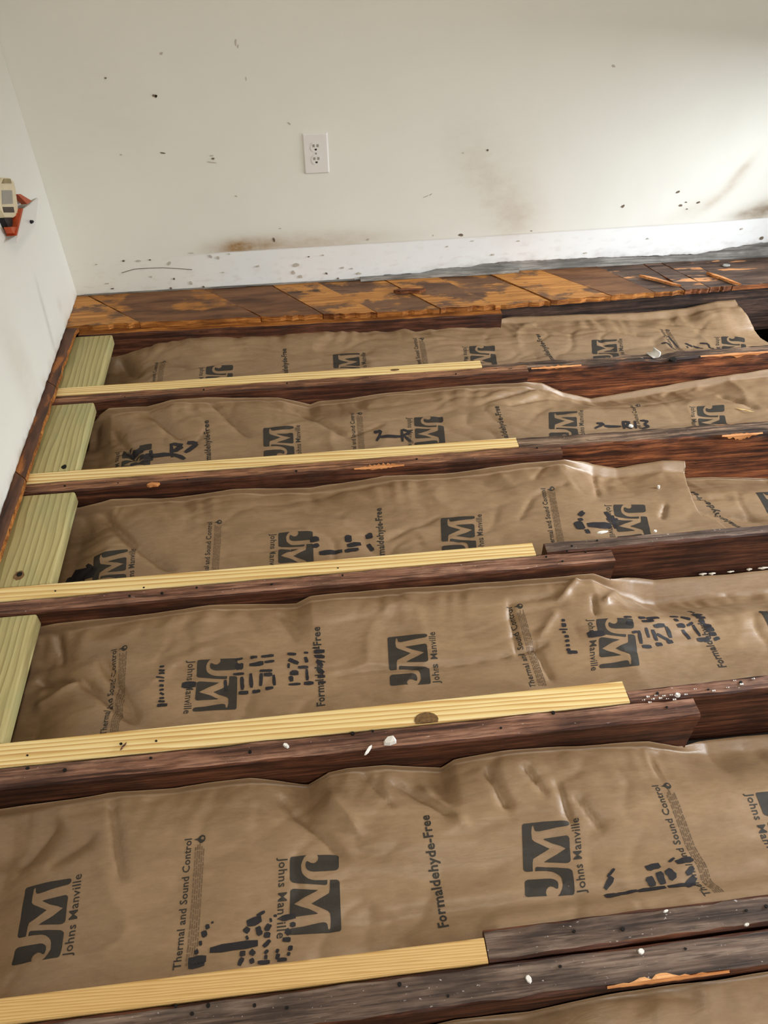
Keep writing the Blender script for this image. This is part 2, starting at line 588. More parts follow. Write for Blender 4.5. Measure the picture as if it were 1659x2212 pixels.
d1 += np.exp(-(Zl2 - 0.02) / 0.010) * np.clip(fbm(Yl * 40, Zl2 * 30, 22), 0, 1)
d1 += 0.25 * np.exp(-((Yl - 0.20 - (Zl2 - 0.1) * 0.2) / 0.012) ** 2) * sstep(0.02, 0.08, Zl2) * (1 - sstep(0.2, 0.3, Zl2))
wall_left = structure(grid_obj('wall_left', np.stack([Xl, Yl, Zl2], -1)[::-1], np.stack([np.clip(s1, 0, 1), np.clip(d1, 0, 1), s1 * 0], -1)[::-1], [M['wall']]))
so = wall_left.modifiers.new('board_thickness', 'SOLIDIFY')
so.thickness = 0.0125
so.offset = -1.0

# right wall with an added low opening, its head set to shape the daylight, wall behind the camera, ceiling, crawl-space soil
bm = bmesh.new()
RX = 2.80
for (y0, y1, z0, z1) in ((-3.45, -1.7, 0.02, 2.4), (0.36, BY + 0.02, 0.02, 2.4), (-1.7, 0.36, 0.70, 2.4)):
    box_bm(bm, RX, RX + 0.1, y0, y1, z0, z1)
structure(bm_obj('wall_right', bm, [M['wall_plain']]))
bm = bmesh.new()
box_bm(bm, LX - 0.1, RX + 0.1, -3.55, -3.45, -0.6, 2.4)
structure(bm_obj('wall_front', bm, [M['wall_plain']]))
bm = bmesh.new()
box_bm(bm, LX - 0.1, RX + 0.1, -3.55, BY + 0.1, 2.4, 2.46)
structure(bm_obj('ceiling', bm, [M['ceiling']]))
# ground under the joists
gx, gy = np.meshgrid(np.linspace(-0.2, 3.4, 60), np.linspace(-3.5, 0.75, 60), indexing='ij')
structure(grid_obj('floor', np.stack([gx, gy, -0.55 + 0.03 * fbm(gx * 3, gy * 3, 9)], -1), None, [M['soil']]))
# unseen foundation skirt added to keep sky light out of the crawl space
bm = bmesh.new()
for (x0_, x1_, y0_, y1_) in ((LX - 0.15, RX + 0.3, BY + 0.06, BY + 0.16), (RX + 0.2, RX + 0.3, -3.55, BY + 0.16), (LX - 0.15, LX - 0.06, -3.55, BY + 0.16)):
    box_bm(bm, x0_, x1_, y0_, y1_, -0.6, 0.018)
box_bm(bm, RX, RX + 0.3, -3.55, BY + 0.16, -0.02, 0.018)
structure(bm_obj('light_skirt', bm, [M['soil']]))
# grey sill strip showing under the ragged plasterboard
bm = bmesh.new()
box_bm(bm, LX, RX, BY + 0.004, BY + 0.04, -0.184, 0.16, 0.002, 1)
structure(bm_obj('trim_1', bm, [M['grey_wood']]))
bm = bmesh.new()
box_bm(bm, LX - 0.05, LX - 0.013, -3.45, BY + 0.003, -0.184, 0.10, 0.002, 1)
structure(bm_obj('trim_2', bm, [M['dark_side']]))

# small marks on the walls: thin irregular flakes lying on the paint


def flake_poly(cx, cz, rx_, rz_, ang, n=9, jag=0.45):
    pts = []
    for i in range(n):
        a = 2 * math.pi * i / n
        r = 1 - jag * RNG.random()
        u, v = math.cos(a) * rx_ * r, math.sin(a) * rz_ * r
        pts.append((cx + u * math.cos(ang) - v * math.sin(ang), cz + u * math.sin(ang) + v * math.cos(ang)))
    return pts


bmd, bms = bmesh.new(), bmesh.new()
MK = [  # px, py, half w, half h, angle, dark
    (334,206,8,3,-0.1,1),(337,208,4,4,0,1),(228,168,4,2,0,1),(509,90,3,9,-0.15,0),(514,100,2,6,-0.2,0),(352,330,9,2,-0.2,1),(261,334,4,1.5,0,0),
    (460,342,6,3,0,1),(458,350,16,1.5,-0.15,0),(457,336,5,1.5,0,0),(592,517,3.5,9,0.25,1),(510,423,4,2,-0.4,0),(348,115,6,4,0.3,0),(625,266,6,2,-0.5,0),(49,304,4,9,0,0),(532,170,2,6,0,0),
    (995,507,8,4,0,1),(1065,480,3,3,0.5,1),(1105,467,4,3,0.3,0),(1155,470,4,2,0.3,1),(1183,463,6,3,0.3,1),(1121,485,4,2.5,0.4,1),(1122,502,3,1.5,0,1),(1147,498,4,1.8,0,1),(1064,502,6,2.5,0.2,1),(1080,504,10,1.5,0.1,0),(1093,500,4,3,0.5,0),(935,508,3,3,0,0),
    (1345,445,6,4,0.5,1),(1464,414,6,3,0.4,1),(1470,443,6,3.5,-0.2,1),(1508,437,6,3,0.4,1),(1482,436,3,1.5,0,1),(1484,451,3,1.5,0,1),(1395,402,3,2,0.2,0),(1053,324,3,3,0,1),(1000,330,3,1.5,0,0),(1325,142,7,3,-0.7,0),(1265,364,7,1.2,0,0),(1258,431,3,2,0,0),
    (267,563,4,2.5,0,1),(299,563,8,2.5,0,0),(324,561,4,2,0,1),(376,602,4,3.5,0,1),(369,622,4,2.5,0,1),(440,619,4,3,0,1),(455,553,4,6,0,0),(472,556,3,5,0,0),(366,569,7,4,0.8,0),(208,571,4,1.5,0,0),(232,612,7,2,0,0),(413,610,4,6,0.3,0),(327,597,3,3,0,0),(243,623,6,1.5,0.1,1),
    (667,554,3,2,0,1),(698,551,3,2,0,0),(705,590,4,3,-0.6,1),(730,601,4,2.5,0,1),(740,578,5,3,0,0),(775,590,7,4,0,0),(640,572,8,6,0.2,0),(634,588,6,6,0.1,0),(650,597,6,5,0,0),(557,575,6,3,0.3,0),(482,588,4,2,0,0),(795,517,4,3,0,0),(605,493,4,1.5,0,0),(495,548,4,1.5,0,0),(412,546,9,1.2,0,0),(760,580,4,2,0,0),
    (1065,550,5,3,0,0),(966,532,3,2,0,0),(1400,515,3,2,0,0),(1602,494,4,2.5,0.4,0),(1645,514,6,4,0.5,1),(1265,546,5,2,0,0),(1120,520,5,1.5,0,0),(1020,520,6,1.2,0,0),
    (920,424,9,1,0.35,0),(930,420,5,1,0.6,0)]
MKW = [(0.4205, 0.6486, 0.001349), (0.424, 0.6459, 0.001351), (0.2899, 0.7002, 0.001315), (0.6783, 0.7814, 0.001322), (0.6833, 0.7695, 0.001327), (0.4123, 0.4847, 0.001415), (0.283, 0.4846, 0.001401), (0.5635, 0.4613, 0.001441), (0.5588, 0.4502, 0.001445), (0.5605, 0.4699, 0.001437), (0.7279, 0.1865, 0.001572), (0.6197, 0.3404, 0.001496), (0.4616, 0.7584, 0.001309), (0.813, 0.5558, 0.001429), (0.0026, 0.5372, 0.00135), (0.6965, 0.6842, 0.001364), (1.3782, 0.1675, 0.001655), (1.4903, 0.2064, 0.001652), (1.5542, 0.2244, 0.001652), (1.6377, 0.2151, 0.001665), (1.6827, 0.2243, 0.001667), (1.5842, 0.1932, 0.001669), (1.5893, 0.1645, 0.001681), (1.6305, 0.169, 0.001684), (1.4922, 0.1697, 0.001668), (1.5192, 0.1649, 0.001673), (1.5403, 0.1705, 0.001673), (1.2794, 0.1712, 0.001642), (1.9494, 0.2402, 0.001692), (2.1387, 0.281, 0.001696), (2.1618, 0.2328, 0.00172), (2.2244, 0.2396, 0.001725), (2.1792, 0.2434, 0.001718), (2.1896, 0.2183, 0.00173), (2.0176, 0.3058, 0.001671), (1.4488, 0.4492, 0.001544), (1.3678, 0.4439, 0.001537), (1.8241, 0.6827, 0.001486), (1.7916, 0.375, 0.001615), (1.7991, 0.2703, 0.001661), (0.211, 0.1395, 0.001532), (0.2601, 0.1366, 0.001539), (0.2993, 0.1377, 0.001543), (0.3666, 0.0635, 0.00158), (0.3489, 0.0294, 0.001592), (0.4633, 0.0276, 0.001606), (0.5053, 0.1392, 0.001565), (0.5312, 0.1326, 0.001571), (0.3617, 0.1205, 0.001557), (0.1176, 0.1316, 0.001524), (0.1371, 0.0603, 0.001555), (0.4228, 0.046, 0.001594), (0.2912, 0.0768, 0.001566), (0.1496, 0.0402, 0.001565), (0.842, 0.118, 0.001613), (0.8924, 0.1202, 0.001618), (0.8999, 0.0521, 0.001647), (0.9403, 0.0301, 0.001661), (0.9586, 0.0697, 0.001647), (1.0158, 0.0451, 0.001664), (0.796, 0.0898, 0.001619), (0.7839, 0.0626, 0.001629), (0.8087, 0.0452, 0.001639), (0.6618, 0.0925, 0.001603), (0.5389, 0.0774, 0.001595), (1.0515, 0.1686, 0.001616), (0.7522, 0.2243, 0.001559), (0.5693, 0.1439, 0.001571), (0.4402, 0.1546, 0.001552), (0.9915, 0.0642, 0.001653), (1.5017, 0.0869, 0.001704), (1.3326, 0.1277, 0.001667), (2.0715, 0.1159, 0.00176), (2.42, 0.1335, 0.001795), (2.51, 0.0936, 0.001824), (1.8462, 0.0742, 0.001751), (1.5896, 0.1339, 0.001694), (1.4213, 0.1432, 0.001671), (1.2502, 0.3082, 0.001581), (1.2658, 0.3136, 0.00158)]
for (px, py, hw, hh, an, dk), (wx, wz, sx_) in zip(MK, MKW):
    b_ = bmd if dk else bms
    prism(b_, flake_poly(wx, wz, hw * sx_ * 0.85, hh * sx_ * 0.85, an), 'y', BY - 0.0032, BY - 0.001)
# long thin crack in the lower wall
CR = [(0.1946, 0.0965), (0.2395, 0.1074), (0.2868, 0.108), (0.3369, 0.1067), (0.3925, 0.1), (0.4344, 0.094)]
for (x0, z0), (x1, z1) in zip(CR[:-1], CR[1:]):
    prism(bmd, [(x0, z0 - 0.0007), (x1, z1 - 0.0007), (x1, z1 + 0.0007), (x0, z0 + 0.0007)], 'y', BY - 0.0022, BY)
o = bm_obj('dark_marks', bmd, [M['mark']], wall_back); o['kind'] = 'stuff'
o = bm_obj('faint_marks', bms, [M['mark_soft']], wall_back); o['kind'] = 'stuff'
bmr = bmesh.new()
for (y_, z_, ry, rz_, a_) in [(0.555, 0.2282, 0.012, 0.016, -0.3), (0.5515, 0.1636, 0.006, 0.0128, -0.3), (0.5559, 0.1182, 0.015, 0.0112, 0.2), (0.4343, 0.13, 0.021, 0.008, 0.2), (0.0604, 0.1358, 0.009, 0.0256, 0.3), (0.0559, 0.1071, 0.024, 0.0048, 0.2), (0.0077, 0.1297, 0.027, 0.0032, 0.1), (-0.2282, 0.1386, 0.009, 0.0032, 0), (-0.237, 0.1071, 0.009, 0.0032, 0)]:
    prism(bmr, flake_poly(y_, z_, ry, rz_, a_), 'x', LX - 0.001, LX + 0.002)
o = bm_obj('rust_marks', bmr, [m_plain('rusty_stain', srgb(150, 112, 66), 0.85, 0.1, 0.3, 90)], wall_left); o['kind'] = 'stuff'

# ------------------------------------------------------------------ timber
NCOUNT = [0]


def timber(name, x0, x1, yf, yr, mats, ztop=0.0, depth=0.184, rough=0.002, bev=0.003, seed=0, wane=None, parent=None, yf1=None, yr1=None, dz=None, step=0.02):
    """a board lying along X; yf = near face, yr = far face (yf1, yr1 = values at the far end of X)"""
    n = max(3, int((x1 - x0) / step))
    ring = []
    V, F, MI = [], [], []
    xsv = np.linspace(x0, x1, n + 1)
    for i, x in enumerate(xsv):
        t = i / n
        a = yf + ((yf1 if yf1 is not None else yf) - yf) * t
        b = yr + ((yr1 if yr1 is not None else yr) - yr) * t
        zt_ = ztop + (float(dz(x)) if dz else 0.0)

        def j(kk, am=rough):
            return float(pn(x * 14, kk * 3.7, seed)) * am + float(pn(x * 60, kk * 5.1, seed + 1)) * am * 0.5
        be = bev
        wz = 0.0
        if wane:
            wz = wane(x)
        pts = [(a + be + wz * 0.6 + j(1), zt_ + j(2) * 0.6), (a + (b - a) * 0.35, zt_ + j(3) * 0.5), (a + (b - a) * 0.68, zt_ + j(4) * 0.5), (b - be + j(5), zt_ + j(6) * 0.6),
               (b + j(7) * 0.5, zt_ - be + j(8) * 0.5), (b, zt_ - depth * 0.4), (b, zt_ - depth + 0.002), (b - 0.002, zt_ - depth), (a + 0.002, zt_ - depth), (a, zt_ - depth + 0.002),
               (a + j(9) * 0.4, zt_ - depth * 0.55), (a + j(10) * 0.5, zt_ - depth * 0.22), (a + j(11) * 0.6, zt_ - be - wz + j(12) * 0.5)]
        ring.append(len(V))
        V += [(x, p[0], p[1]) for p in pts]
    m = 13
    for i in range(n):
        for q in range(m):
            r = (q + 1) % m
            F.append((ring[i] + q, ring[i + 1] + q, ring[i + 1] + r, ring[i] + r))
            MI.append(0 if q in (0, 1, 2) else 1)
    F.append(tuple(ring[0] + q for q in range(m)))
    MI.append(1)
    F.append(tuple(ring[n] + q for q in reversed(range(m))))
    MI.append(1)
    loc = Vector((x0, yf, ztop - depth))
    me = mesh_from([Vector(v) - loc for v in V], F, name)
    o = link(name, me, list(mats), parent, loc)
    me.polygons.foreach_set('material_index', MI if len(me.materials) > 1 else [0] * len(MI))
    me.polygons.foreach_set('use_smooth', [q < 13 and i < n * m for i, q in enumerate([f % 13 for f in range(len(F))])])
    bm = bmesh.new()
    bm.from_mesh(me)
    bmesh.ops.recalc_face_normals(bm, faces=bm.faces)
    bm.to_mesh(me)
    bm.free()
    try:
        me.set_sharp_from_angle(angle=math.radians(35))
    except Exception:
        pass
    return o


def disc(bm, c, r, normal='z', n=8, sq=1.0, h=0.0008):
    pts = [(math.cos(2 * math.pi * i / n) * r, math.sin(2 * math.pi * i / n) * r * sq) for i in range(n)]
    if normal == 'z':
        prism(bm, [(c[0] + p[0], c[1] + p[1]) for p in pts], 'z', c[2] - 0.003, c[2] + h)
    else:
        prism(bm, [(c[0] + p[0], c[2] + p[1]) for p in pts], 'y', c[1] - h, c[1] + 0.003)


def nail_holes(j, spots, z=0.0, r=0.0028):
    for (x, y) in spots:
        bm = bmesh.new()
        disc(bm, (x, y, z + 0.0012), r * RNG.uniform(0.7, 1.25), 'z', 8, RNG.uniform(0.7, 1.1))
        bm_obj('nail', bm, [M['nail']], j, (x, y, z))


def torn(j, x0, x1, yfront, z0, z1, name='torn_wood', top=0.0, seed=0, label=None):
    """raw wood exposed by a split along the front edge: an uneven sliver wrapped over the arris"""
    n = 22
    V, F = [], []
    for i in range(n + 1):
        t = i / n
        x = x0 + (x1 - x0) * t
        e = max(0.06, min(1, 2.6 * t, 2.0 * (1 - t)))
        q = 0.5 + 0.5 * float(pn(x * 60, 2.2, seed))
        zl = z0 * e * (0.35 + 0.75 * RNG.random())
        yb = yfront + 0.022 * top * e * (0.25 + 1.1 * RNG.random())
        V += [(x, yb, 0.0002), (x, yfront + 0.001, 0.0016 + 0.001 * q), (x, yfront - 0.0022, -0.0012), (x, yfront - 0.0022, zl), (x, yfront + 0.002, zl - 0.002)]
    for i in range(n):
        for q in range(4):
            a, b = i * 5 + q, (i + 1) * 5 + q
            F.append((a, a + 1, b + 1, b))
    loc = Vector((x0, yfront, 0))
    o = link(name, mesh_from([Vector(v) - loc for v in V], F, name), [M['raw']], j, loc)
    if label:
        o['label'] = label
    return o


# --- the joist hidden under the boards at the back wall
J0a = timber('floor_joist', 0.06, 1.485, 0.333, 0.375, (M['board_edge'], M['old_side']), -0.001, rough=0.003, seed=1, yf1=0.304, yr1=0.346)
tag(J0a, 'old brown floor joist under the diagonal boards along the back wall, ending mid-room', 'joist')
J0b = timber('floor_joist', 1.40, 2.79, 0.362, 0.402, (M['mould_top'], M['dark_side']), -0.001, rough=0.003, seed=2, yf1=0.398, yr1=0.44)
J0b.data.transform(Matrix.Translation((0, 0, 0)))
tag(J0b, 'black mould-stained floor joist under the right half of the back wall boards', 'joist')

# --- five rows: old joist (left run), new sister, old joist (right run)
ROWS = [
    # x1 old, y old front, y seam, y new rear, x1 new, right (x0, yf, yr, yf1, yr1)
    dict(old=(0.032, 1.488, -0.050, -0.0105), new=(0.032, 1.350, -0.0095, 0.030), right=(1.352, -0.036, 0.006, -0.026, 0.016)),
    dict(old=(0.032, 1.484, -0.447, -0.4065), new=(0.032, 1.371, -0.4055, -0.366), right=(1.373, -0.416, -0.368, -0.428, -0.378)),
    dict(old=(0.032, 1.497, -0.851, -0.8105), new=(0.032, 1.315, -0.8095, -0.769), right=(1.344, -0.806, -0.772, -0.802, -0.774)),
    dict(old=(0.032, 1.529, -1.270, -1.2265), new=(0.032, 1.400, -1.2255, -1.174), right=(1.402, -1.2245, -1.196, -1.230, -1.180)),
    dict(old=(0.032, 2.60, -1.706, -1.6545), new=(0.032, 1.021, -1.6525, -1.616), right=(1.023, -1.6515, -1.604, -1.640, -1.602)),
]
OLDL = ['old dark brown joist with one straight cut end, first row from the back wall',
        'old joist with orange torn splinter on its front edge, second row',
        'old brown nail-pocked joist ending in a square cut, third row from the back wall',
        'old reddish joist flecked with white plaster and rust, fourth row from the back wall',
        'long grey-brown old joist nearest the camera, running the full width of the photo']
NEWL = ['new pale yellow pine sister board with a small knot, first row from the back wall',
        'new pale pine sister board with bold wavy grain, second row from the back wall',
        'new yellow pine sister board with straight stripes, third row from the back wall',
        'new pale pine sister board with a brown half-round knot on its front edge, fourth row',
        'new golden pine sister board nearest the camera, cut short mid-photo']
RGTL = ['old joist with burnt gouge and plaster curl, right end of the first row',
        'mouldy black and orange old joist, right end of the second row from the back wall',
        'old joist with grey weathered top and plain brown side, right end of the third row',
        'old reddish joist with white crumbs, right end of the fourth row',
        'old grey joist behind the nearest long joist, right of the golden board']
TOPS = ['old_top_warm', 'old_top_warm', 'old_top', 'old_top', 'old_top_grey']
RT = ['mould_top', 'mould_top', 'old_top_grey', 'old_top', 'old_top_grey']
RS = ['red_side', 'red_side', 'old_side', 'old_side', 'old_side']
JO, JN, JR = [], [], []
for i, r in enumerate(ROWS):
    x0, x1, a, b = r['old']
    o = timber('floor_joist', x0, x1, a, b, (M[TOPS[i]], M['old_side']), 0.0, rough=0.0028, bev=0.0035, seed=10 + i)
    tag(o, OLDL[i], 'joist')
    JO.append(o)
    x0, x1, a, b = r['new']
    wn = None
    o = timber('sister_joist', x0, x1, a, b, (M['new_warm'] if i == 4 else M['new'],), 0.0015, rough=0.0005, bev=0.0022, seed=20 + i, wane=wn)
    tag(o, NEWL[i], 'joist')
    JN.append(o)
    x0, yf, yr, yf1, yr1 = r['right']
    dzf = None
    if i == 0:
        dzf = lambda x: -0.010 * math.exp(-((x - 1.93) / 0.03) ** 2) - 0.004 * math.exp(-((x - 1.7) / 0.1) ** 2)
    o = timber('floor_joist', x0, 2.79 if i < 4 else 2.6, yf, yr, (M[RT[i]], M[RS[i]]), -0.0005, rough=0.0045 if i < 2 else 0.003, bev=0.004, seed=30 + i, yf1=yf1, yr1=yr1, dz=dzf)
    tag(o, RGTL[i], 'joist')
    JR.append(o)

NH = [(0.4916, -0.0294), (0.7423, -0.0249), (1.2621, -0.0364), (0.2601, -0.0404)]
nail_holes(JO[0], NH, 0, 0.0025)
nail_holes(JO[1], [(0.1544, -0.4271), (0.4718, -0.4386), (1.4188, -0.4184), (0.7578, -0.4385), (1.0834, -0.4267), (0.2915, -0.4322)], 0, 0.0026)
nail_holes(JO[2], [(0.3694, -0.8279), (0.399, -0.8064), (0.5191, -0.8204), (0.6897, -0.8304), (0.4417, -0.828), (0.8533, -0.821), (1.3374, -0.8186), (1.3714, -0.8375), (1.4344, -0.8148), (0.8441, -0.7982)], 0, 0.0028)
nail_holes(JO[3], [(0.3012, -1.2449), (0.4589, -1.2384), (0.843, -1.2306), (0.8818, -1.2301), (0.6453, -1.2473), (1.1308, -1.2517), (1.241, -1.2303), (0.2313, -1.2331), (1.4684, -1.2439)], 0, 0.0032)
nail_holes(JO[4], [(0.539, -1.6571), (0.5877, -1.6614), (0.6574, -1.6694), (0.7061, -1.6779), (0.8789, -1.6665), (0.9505, -1.6903), (0.5641, -1.6697), (1.1311, -1.6702), (1.3344, -1.6683)], 0, 0.0030)
nail_holes(JR[4], [(1.2459, -1.6289), (1.4558, -1.6246), (1.4911, -1.6222), (1.1672, -1.6234)], 0, 0.0034)
nail_holes(JR[2], [(1.4736, -0.7808), (1.4073, -0.7917), (1.3919, -0.8053)], 0, 0.0028)
nail_holes(JR[3], [(1.4618, -1.2109), (1.5673, -1.2143), (1.6402, -1.205)], 0, 0.003)
nail_holes(JN[3], [(0.2258, -1.2068), (0.3993, -1.2025), (0.4659, -1.2042)], 0.0015, 0.0024)
nail_holes(JN[2], [(0.1998, -0.7944)], 0.0015, 0.002)

# knots on the new boards
for (jn, (kx, ky), rx_, ry_) in ((JN[0], [(1.0772, 0.0061)][0], 0.014, 0.005), (JN[3], [(0.9891, -1.2179)][0], 0.024, 0.017)):
    bm = bmesh.new()
    n = 16
    for s_, h_ in ((1.0, 0.0022), (0.6, 0.0028)):
        prism(bm, [(kx + math.cos(2 * math.pi * q / n) * rx_ * s_, max(ky + math.sin(2 * math.pi * q / n) * ry_ * s_, -1.2245 if jn is JN[3] else -9)) for q in range(n)], 'z', -0.001, h_)
    o = bm_obj('knot', bm, [M['knot']], jn, (kx, ky, 0.001))
# raw splits
T_ = [(0.912, -0.4452), (1.0465, -0.4379), (1.9454, -0.4123), (2.0644, -0.405), (1.1948, -1.6801), (1.3902, -1.68), (2.0391, -0.0076), (2.2869, -0.0041)]
torn(JO[1], T_[0][0], T_[1][0], -0.447, -0.007, 0, 'torn_wood', 0.8, 1, 'bright orange torn wood')
torn(JR[1], T_[2][0], T_[3][0], -0.4265, -0.022, 0, 'torn_wood', 0.35, 2, 'bright orange torn wood')
torn(JO[4], T_[4][0], T_[5][0], -1.706, -0.008, 0, 'torn_wood', 0.35, 3, 'orange sliver of torn wood')
torn(JR[0], 2.05, 2.35, -0.030, -0.012, 0, 'torn_wood', 0.35, 4, 'pale orange torn edge')
torn(JR[0], 1.50, 1.66, -0.0345, -0.006, 0, 'torn_wood', 0.5, 5, 'pale orange torn edge')

# --- treated blocking between the joists along the left wall
BL = [(0.030, 0.172, 0.0315, 0.331), (0.030, 0.171, -0.3645, -0.0515), (0.030, 0.184, -0.7675, -0.4485), (0.030, 0.170, -1.1725, -0.8525), (0.058, 0.170, -1.6145, -1.2725)]
BLL = ['green-tinted treated wood block nearest the back wall, by the left wall', 'green-tinted treated block with a small black knot hole, second from the back wall',
       'green-tinted treated block with a big dark knot, third from the back wall', 'pale treated wood block cut by the left photo edge, fourth from the back wall',
       'treated wood block nearest the camera at the left end of the last bay']
BK = []
for i, (x0, x1, y0, y1) in enumerate(BL[:4]):
    nx, ny = 8, 16
    bm = bmesh.new()
    box_bm(bm, x0, x1, y0, y1, -0.039, -0.0015, 0.006, 3)
    o = bm_obj('blocking', bm, [M['treated']], None, (x0, y0, -0.039))
    try:
        o.data.polygons.foreach_set('use_smooth', [True] * len(o.data.polygons))
        o.data.set_sharp_from_angle(angle=math.radians(50))
    except Exception:
        pass
    tag(o, BLL[i], 'block')
    BK.append(o)
for bi, (px_, py_), ra, rb in ((1, [(0.1375, -0.3465)][0], 0.008, 0.008), (2, [(0.1045, -0.7339)][0], 0.012, 0.016)):
    bm = bmesh.new()
    n = 14
    pts = [(px_ + math.cos(2 * math.pi * q / n) * ra * RNG.uniform(0.8, 1.1), py_ + math.sin(2 * math.pi * q / n) * rb * RNG.uniform(0.8, 1.1)) for q in range(n)]
    prism(bm, pts, 'z', -0.004, -0.0008)
    o = bm_obj('knot', bm, [M['nail'] if bi == 1 else M['knot']], BK[bi], (px_, py_, -0.002))
    o['label'] = 'dark knot'
    bm = bmesh.new()
    disc(bm, (px_ + 0.001, py_ + 0.004, -0.0006), ra * 0.55, 'z', 10, 1.1, 0.0006)
    bm_obj('knot_crack', bm, [M['nail']], BK[bi], (px_, py_, -0.002))

# ------------------------------------------------------------------ remains of the diagonal board floor
ZB = 0.019
strip = empty('board_strip', (1.3, 0.46, 0.0))
tag(strip, 'strip of old orange-brown diagonal floor boards left along the back wall', 'floorboards')
SE = [(0.0702, 0.5568), (0.2606, 0.3511), (0.4996, 0.5283), (0.6667, 0.3479), (0.7187, 0.5459), (0.8697, 0.3544), (0.8991, 0.5309), (1.0726, 0.33), (1.1282, 0.5309), (1.2703, 0.3536), (1.3555, 0.4861), (1.4676, 0.3459), (1.5224, 0.5184), (1.658, 0.3555), (1.7141, 0.5309), (1.8675, 0.3633), (1.9225, 0.531), (2.034, 0.3599), (2.0839, 0.5408), (2.1494, 0.3527), (2.1543, 0.5397), (2.2383, 0.3623), (2.2632, 0.5451), (2.3252, 0.3655)]


def front_y(x):
    return float(np.interp(x, [0.17, 0.72, 1.08, 1.48, 1.86, 2.46, 2.79], [0.362, 0.348, 0.331, 0.335, 0.347, 0.370, 0.385]))


YB = BY - 0.004


def seam_at(i, y):
    (xa, ya), (xb, yb) = SE[2 * i], SE[2 * i + 1]
    return xa + (xb - xa) * (y - ya) / (yb - ya)


nseam = len(SE) // 2
for i in range(nseam + 1):
    x_bl = seam_at(i - 1, YB) + 0.002 if i > 0 else LX + 0.003
    x_fl = seam_at(i - 1, 0.35) + 0.002 if i > 0 else 0.09
    x_br = seam_at(i, YB) - 0.002 if i < nseam else 2.79
    x_fr = seam_at(i, 0.35) - 0.002 if i < nseam else 2.79
    x_br, x_bl = min(x_br, 2.79), min(x_bl, 2.6)
    zz = ZB + RNG.uniform(-0.0025, 0.0025)
    pts = [(x_bl, YB), (x_br, YB)]
    ns = 10
    for q in range(1, 5):
        t = q / 5
        pts.append((x_br + (x_fr - x_br) * t + RNG.uniform(-0.003, 0.003), YB + (front_y(x_fr) - YB) * t))
    for q in range(ns + 1):
        x = x_fr + (x_fl - x_fr) * q / ns
        pts.append((x, front_y(x) + RNG.uniform(-0.004, 0.004)))
    if i == 0:
        pts.append((LX + 0.003, 0.36))
    for q in range(4, 0, -1):
        t = q / 5
        if i > 0:
            pts.append((x_bl + (x_fl - x_bl) * t + RNG.uniform(-0.003, 0.003), YB + (front_y(x_fl) - YB) * t))
    bm = bmesh.new()
    prism(bm, pts, 'z', 0.0006, zz)
    bmesh.ops.recalc_face_normals(bm, faces=bm.faces)
    for f in bm.faces:
        f.material_index = 0 if f.normal.z > 0.5 else 1
    cx_ = (x_bl + x_br) / 2
    mould = i >= 9
    o = bm_obj('plank', bm, [M['board_mould'] if mould else (M['board_orange'] if i in (0, 3, 4, 5, 6, 7) else M['board']), M['board_edge'] if i < 10 else M['board_edge_dark']], strip, (cx_, 0.45, 0.0))
# grey strips at the foot of the back wall, loose on the boards
g = [(0.012, 0.0172), (1.0027, -0.0026), (1.0029, 0.0028), (1.6214, 0.0121)]
bm = bmesh.new()
GX = np.linspace(0.05, 1.0, 24)
prism(bm, [(x, BY - 0.006 - 0.003 * float(pn(x * 12, 1.1, 3))) for x in GX] + [(x, BY + 0.002) for x in GX[::-1]], 'z', ZB + 0.0026, ZB + 0.006)
tag(bm_obj('wood_strip', bm, [M['grey_wood']], None, (0.05, BY, ZB)), 'thin grey splintered strip at the wall foot, left of the thicker one', 'strip')
bm = bmesh.new()
GX = np.linspace(1.02, 1.60, 20)
prism(bm, [(x, BY - 0.020 - 0.004 * float(pn(x * 10, 4.1, 3))) for x in GX] + [(x, BY - 0.002) for x in GX[::-1]], 'z', ZB + 0.0026, ZB + 0.013)
tag(bm_obj('wood_strip', bm, [M['grey_wood']], None, (1.02, BY, ZB)), 'thicker grey weathered strip lying on the boards at the wall foot', 'strip')

